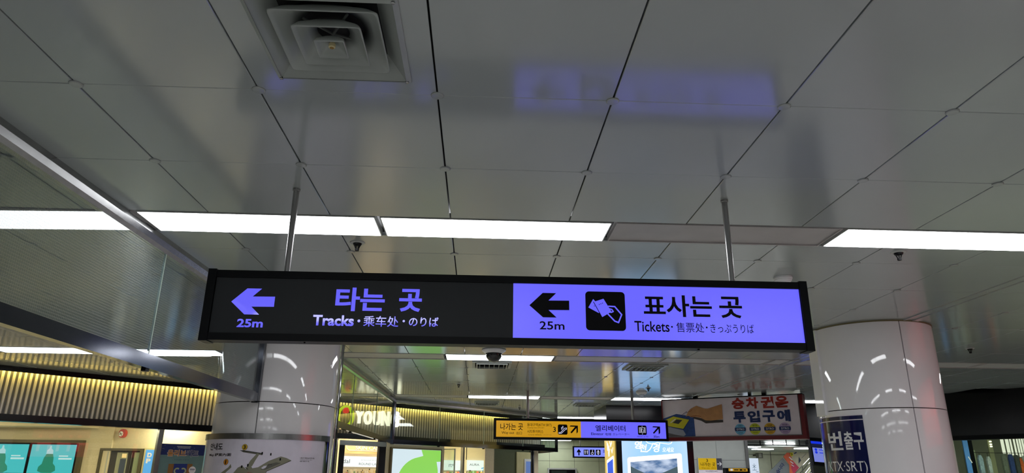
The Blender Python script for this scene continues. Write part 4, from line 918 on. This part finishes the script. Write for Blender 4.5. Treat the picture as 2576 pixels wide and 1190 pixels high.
# ================================================================ FAR WALL, EXIT SIGN, STAIR HALL
gw = struct('wall_grey', MB().box(4.55, 6.34, 17.1, 17.3, 0, H), M_SEAM)
for x0, x1 in ((4.55, 5.02), (5.025, 5.647), (5.653, 6.335)):
    for z0, z1 in ((0, 1.2), (1.206, 2.012), (2.018, 2.7)):
        obj('panel', MB().box(x0, x1, 17.08, 17.1, z0, z1), M_GREYWALL, gw)
struct('trim_3', MB().box(6.335, 6.40, 17.02, 17.35, 0, H), mat('grey_edge_trim', (92, 92, 92), rough=.4))
ex = thing('exit_sign', 'square yellow exit sign with grey arrow strip on the grey wall', 'sign', (5.47, 17.05, 1.5)); T = 17.038
obj('plate', MB().box(5.17, 5.755, 17.04, 17.08, 1.45, 2.062), M_GREYWALL, ex); obj('yellow_field', MB().box(5.185, 5.615, T, 17.04, 1.79, 2.05), emi('exit_yellow', (182, 148, 22), .9), ex)
obj('arrow_strip', MB().box(5.62, 5.75, T, 17.04, 1.79, 2.05), mat('strip_grey', (64, 64, 74), rough=.4), ex); obj('white_field', MB().box(5.185, 5.75, T, 17.04, 1.47, 1.785), M_BANNER, ex)
text('3', (5.372, 5.418, 1.968, 2.03), T-.004, M_INK, ex, bold=.01); text('나가는 곳', (5.235, 5.585, 1.872, 1.955), T-.004, M_INK, ex, bold=.01); text('Way out · 出口', (5.25, 5.585, 1.81, 1.85), T-.004, M_INK, ex)
obj('arrow', MB().stroke([(5.635, 1.925), (5.725, 1.925)], .014, T-.004).stroke([(5.69, 1.965), (5.733, 1.925), (5.69, 1.885)], .014, T-.004), M_WHITE, ex); text('동대구역(KTX·SRT)', (5.34, 5.63, 1.745, 1.773), T-.004, M_INK, ex)
kb = thing('machine_header', 'black machine header with yellow label on the grey wall', 'sign', (6.05, 17.0, 1.6)); obj('case', MB().box(5.77, 6.34, 16.9, 17.08, 1.3, 1.835), M_BLACK, kb)
obj('label_field', MB().box(5.845, 6.29, 16.895, 16.9, 1.762, 1.825), emi('label_amber', (176, 132, 30), .9), kb); obj('small_print', MB().box(5.97, 6.08, 16.889, 16.89, 1.782, 1.806).box(6.10, 6.17, 16.889, 16.89, 1.776, 1.812).box(6.19, 6.26, 16.889, 16.89, 1.782, 1.806), M_INK, kb); obj('card_symbol', MB().poly([(5.885, 1.772), (5.885, 1.818), (5.94, 1.818), (5.94, 1.772)], 16.89), M_WHITE, kb)

# grey lowered hall ceilings beyond
slab('ceiling_far_right', [(6.40, 18.35), (12.9, 18.35), (12.9, 22), (6.40, 22)], 2.385, 2.43, mat('hall_ceiling', (190, 204, 196), rough=.2))
struct('trim_4', MB().box(6.40, 12.9, 18.30, 18.35, 2.385, 2.60), mat('hall_fascia', (206, 214, 208), rough=.3))
struct('wall_far_right', MB().box(6.40, 12.9, 22, 22.2, 0, 2.6), mat('pale_stair_wall', (222, 226, 200), rough=.4))
wf = bpy.data.objects['wall_far_right']
for xj in (8.0, 8.95, 9.9): obj('joint', MB().box(xj-.006, xj+.006, 21.985, 22, 0, 2.6), mat('wall_joint', (110, 112, 96), rough=.6), wf)
obj('joint', MB().box(6.4, 12.8, 21.985, 22, 2.29, 2.30), MATS['wall_joint'], wf)
slab('ceiling_far_left', [(.3, 17.4), (4.55, 17.4), (4.55, 24), (.3, 24)], 2.62, 2.66, mat('far_ceiling', (120, 126, 108), rough=.3))
struct('wall_restroom', MB().box(-1, 4.6, 22.0, 22.2, 0, 2.62), M_GREEN_TILE)
wt = bpy.data.objects['wall_restroom']
for xj in (1.4, 2.15, 2.9, 3.65): obj('tile_joint', MB().box(xj-.004, xj+.004, 21.994, 22, 0, 2.62), MATS['wall_joint'], wt)
for zj in (1.6, 2.05, 2.4): obj('tile_joint', MB().box(-.9, 4.6, 21.994, 22, zj-.004, zj+.004), MATS['wall_joint'], wt)
dd = thing('far_doorway', 'dark doorway with pale metal frame in the green tiled far wall', 'door frame', (2.53, 21.9, 0))
obj('frame', MB().box(2.09, 2.96, 21.93, 22, 1.80, 1.84).box(2.09, 2.13, 21.93, 22, 0, 1.80).box(2.92, 2.96, 21.93, 22, 0, 1.8), M_WHITEMETAL, dd); obj('opening', MB().box(2.13, 2.92, 21.96, 21.99, 0, 1.80), M_BLACK, dd)
obj('glass_glint', MB().box(2.2, 2.66, 21.95, 21.96, 0, 1.77), mat('dull_glass', (44, 52, 48), rough=.1), dd)
def farlight(x0, x1, y0, y1, z, lab): 
    t = thing('ceiling_light', lab, 'ceiling light', ((x0+x1)/2, (y0+y1)/2, z)); obj('diffuser', MB().box(x0, x1, y0, y1, z-.01, z), M_LIGHT, t)
farlight(1.7, 2.72, 21.2, 21.5, 2.62, 'bright far ceiling light above the small violet sign, upper of two'); farlight(1.6, 2.6, 19.2, 19.45, 2.62, 'bright far ceiling light above the green tiled wall, nearer of two')
farlight(7.75, 8.25, 20.0, 20.35, 2.385, 'bright light in the middle of the low stair hall ceiling'); farlight(6.6, 7.3, 18.5, 18.8, 2.385, 'bright light at the front left of the low stair hall ceiling')
t = thing('wall_lamp', 'long bright lamp behind the black grid rail of the stair hall', 'lamp', (7.7, 18.25, 2.47)); obj('diffuser', MB().prism([(7.35+.38*(1+math.cos(2*PI*i/20)), 2.462+.016*math.sin(2*PI*i/20)) for i in range(20)], 18.26, 18.30), M_LIGHT, t)
farlight(8.6, 10.6, 19, 19.5, 2.385, 'bright light in the stair hall ceiling hidden behind the pillar')
rg = thing('suspended_rail', 'black open grid rail hanging across the stair hall', 'rail', (7.9, 18.2, 2.4))
for z0, z1 in ((2.512, 2.522), (2.472, 2.483), (2.405, 2.426)): obj('bar', MB().box(6.7, 9.2, 18.18, 18.22, z0, z1), M_BLACK, rg)
for xx in (6.83, 7.17, 7.50, 7.85, 8.19, 8.53): obj('upright', MB().box(xx-.008, xx+.008, 18.185, 18.215, 2.41, 2.58), M_BLACK, rg)
sk = thing('wall_speaker', 'grey box speaker high on the stair hall wall', 'speaker', (8.44, 21.6, 2.18)); obj('case', MB().box(8.375, 8.515, 21.5, 21.7, 2.18, 2.33), mat('speaker_case', (100, 102, 88), rough=.5), sk); obj('grille', MB().box(8.39, 8.47, 21.49, 21.5, 2.2, 2.315), mat('speaker_grille', (168, 170, 160), rough=.6), sk); obj('bracket', MB().box(8.40, 8.44, 21.7, 22, 2.25, 2.28), M_BLACK, sk)
ps = thing('leaflet_poster', 'white lit poster with blue snowflake drawing in the stair hall', 'poster', (8.22, 21.5, 1.6)); obj('sheet', MB().box(8.09, 8.36, 21.5, 21.53, 1.3, 2.175), emi('poster_cold', (208, 222, 240), .85), ps)
obj('drawing', MB().stroke([(8.22, 2.02), (8.22, 1.85)], .01, 21.495).stroke([(8.17, 1.9), (8.27, 1.98)], .01, 21.495).stroke([(8.27, 1.9), (8.17, 1.98)], .01, 21.495).stroke([(8.16, 1.84), (8.28, 1.84)], .012, 21.495).stroke([(8.26, 1.79), (8.33, 1.79)], .014, 21.495), mat('drawing_blue', (60, 120, 150), rough=.5), ps)
gb = thing('long_banner', 'grey diagonal banner with dark words along the stair', 'banner', (8.8, 21, 1.5)); obj('sheet', MB().prism([(8.906, 2.18), (9.057, 1.989), (9.04, 1.70), (8.36, 1.70)], 21, 21.02), mat('banner_grey', (116, 124, 128), rough=.6), gb)
def turn(p, cx=8.79, cz=1.89, a=math.radians(50)):
    dx, dz = p[0]-cx, p[2]-cz; return (cx+dx*math.cos(a)-dz*math.sin(a), p[1], cz+dx*math.sin(a)+dz*math.cos(a))
text('습니다', (8.62, 8.96, 1.84, 1.95), 20.99, M_INKBLUE, gb, bold=.03, warp=turn)
ob = thing('angular_banner', 'orange to crimson angular banner on the stair wall', 'banner', (9.1, 20.97, 1.7)); obj('sheet', MB().prism([(9.032, 2.329), (9.114, 2.322), (9.171, 2.114), (9.336, 1.915), (9.15, 1.72), (9.04, 1.72), (9.057, 1.989), (8.911, 2.219)], 20.96, 20.98), mat('banner_orange', (214, 96, 60), rough=.5), ob)
obj('crimson_field', MB().poly([(9.15, 2.10), (9.336, 1.915), (9.15, 1.72), (9.10, 1.9)], 20.955), mat('banner_crimson', (190, 50, 84), rough=.5), ob); obj('white_stroke', MB().stroke([(9.08, 2.2), (9.15, 2.13)], .03, 20.95).stroke([(9.10, 2.08), (9.17, 2.03)], .025, 20.95).stroke([(9.12, 1.99), (9.18, 1.95)], .02, 20.95), M_WHITE, ob)
yt = thing('warning_tag', 'small yellow warning sign at the top of the orange banner', 'sign', (9.15, 20.93, 2.23)); obj('plate', MB().box(9.115, 9.19, 20.93, 20.95, 2.23, 2.33), mat('warning_yellow', (220, 206, 20), rough=.5), yt); obj('symbol', MB().stroke([(9.13, 2.31), (9.165, 2.28), (9.14, 2.25)], .015, 20.925), M_INK, yt)
wb = thing('white_banner', 'white banner with navy sail shape above the handrails', 'banner', (9.45, 21.03, 1.8)); obj('sheet', MB().prism([(9.182, 2.339), (9.74, 2.345), (9.76, 2.228), (9.21, 1.75), (9.345, 1.915), (9.183, 2.145)], 21.02, 21.04), mat('banner_cream', (200, 196, 170), rough=.5), wb); obj('sail', MB().poly([(9.392, 2.224), (9.444, 2.116), (9.358, 2.023)], 21.01), mat('sail_navy', (40, 56, 84), rough=.5), wb)
obj('strokes', MB().stroke([(9.27, 2.31), (9.33, 2.335)], .03, 21.01).stroke([(9.47, 2.18), (9.62, 2.31)], .008, 21.01), M_INKBLUE, wb)
hr = thing('stair_handrails', 'pair of steel handrails climbing the stair in front of the banners', 'handrail', (9.0, 20, 1.2))
for a, b_ in (((8.2, 1.24), (9.6, 2.475)), ((8.35, 1.22), (9.6, 2.385)), ((8.6, 1.26), (9.6, 2.31)), ((8.85, 1.32), (9.6, 2.19))):
    obj('rail', MB().tube((a[0], 20, a[1]), (b_[0], 20, b_[1]), .012 if a[0] != 8.6 else .02, 8), M_CHROME, hr)
sp_ = thing('escalator_side', 'pale escalator side cladding with teal panels beside the handrails', 'escalator', (9.4, 20.05, 0)); obj('cladding', MB().prism([(8.6, 1.1), (9.29, 2.01), (9.9, 2.015), (9.9, 1.1)], 20.05, 20.1), mat('escalator_cladding', (176, 176, 148), rough=.4), sp_)
obj('shadow_gap', MB().prism([(9.0, 1.5), (9.33, 1.91), (9.9, 1.915), (9.9, 1.5)], 20.04, 20.05), M_BLACK, sp_); obj('teal_panel', MB().prism([(9.36, 1.83), (9.38, 1.878), (9.9, 1.88), (9.9, 1.83)], 20.02, 20.04).prism([(9.2, 1.5), (9.33, 1.80), (9.9, 1.80), (9.9, 1.5)], 20.02, 20.04), mat('teal_glass', (60, 130, 124), rough=.3), sp_)

# hanging information monitor, tilted towards the platform
mo = thing('information_monitor', 'tilted blue information monitor below the right corner of the red framed banner', 'monitor', (5.56, 11.5, 2.05)); mo.rotation_euler = (math.radians(-14), math.radians(4), 0)
YM = 11.5
obj('case', MB().box(5.36, 5.90, YM, YM+.07, 1.815, 2.25), M_BLACK, mo)
obj('screen_pale', MB().box(5.38, 5.88, YM-.006, YM, 1.86, 2.085), emi('monitor_pale', (122, 134, 214), .9), mo)
obj('screen_band', MB().box(5.37, 5.88, YM-.006, YM, 2.15, 2.19), emi('monitor_blue', (20, 50, 220), .9), mo); obj('screen_header', MB().box(5.37, 5.88, YM-.006, YM, 2.092, 2.146), mat('monitor_dark', (24, 30, 70), emit=.6, mis=False), mo)
obj('screen_icons', MB().disc(5.43, 2.055, .022, YM-.009, 10).disc(5.43, 2.01, .022, YM-.009, 10).box(5.48, 5.70, YM-.01, YM-.008, 2.048, 2.06).box(5.48, 5.70, YM-.01, YM-.008, 2.0, 2.012).disc(5.43, 2.17, .016, YM-.009, 6), MATS['monitor_blue'], mo)
hd = mo.rotation_euler.to_matrix().transposed() @ Vector((0, 0, 1)); hp = Vector((5.84, YM+.04, 2.2))
obj('hanger', MB().tube(hp, hp+hd*.72, .014), M_BLACK, mo)

# red lit sign hanging on the right side of the hall, outside the view: its glow lies on the pillar
rd = thing('red_lit_sign', 'red lit hanging sign right of the hall, seen mirrored in the blue poster pillar', 'sign', (6.5, 3.6, 1.9))
obj('lit_face', MB().box(6.5, 6.52, 2.1, 5.1, 2.0, 2.74), mat('lit_red_fascia', (226, 60, 74), emit=1.0), rd)
obj('case', MB().box(6.52, 6.66, 2.06, 5.14, 1.96, 2.78), M_BLACK, rd)
for yy in (2.3, 2.85, 3.4, 3.95, 4.5):
    obj('letter', MB().box(6.47, 6.5, yy, yy+.07, 2.15, 2.6).box(6.47, 6.5, yy+.3, yy+.37, 2.15, 2.6).box(6.47, 6.5, yy+.07, yy+.3, 2.33, 2.40), mat('lit_red', (255, 90, 90), emit=2.5), rd)
for yy in (2.6, 4.6): obj('hanger', MB().tube((6.59, yy, 2.78), (6.59, yy, H+.001), .015), M_BLACK, rd)
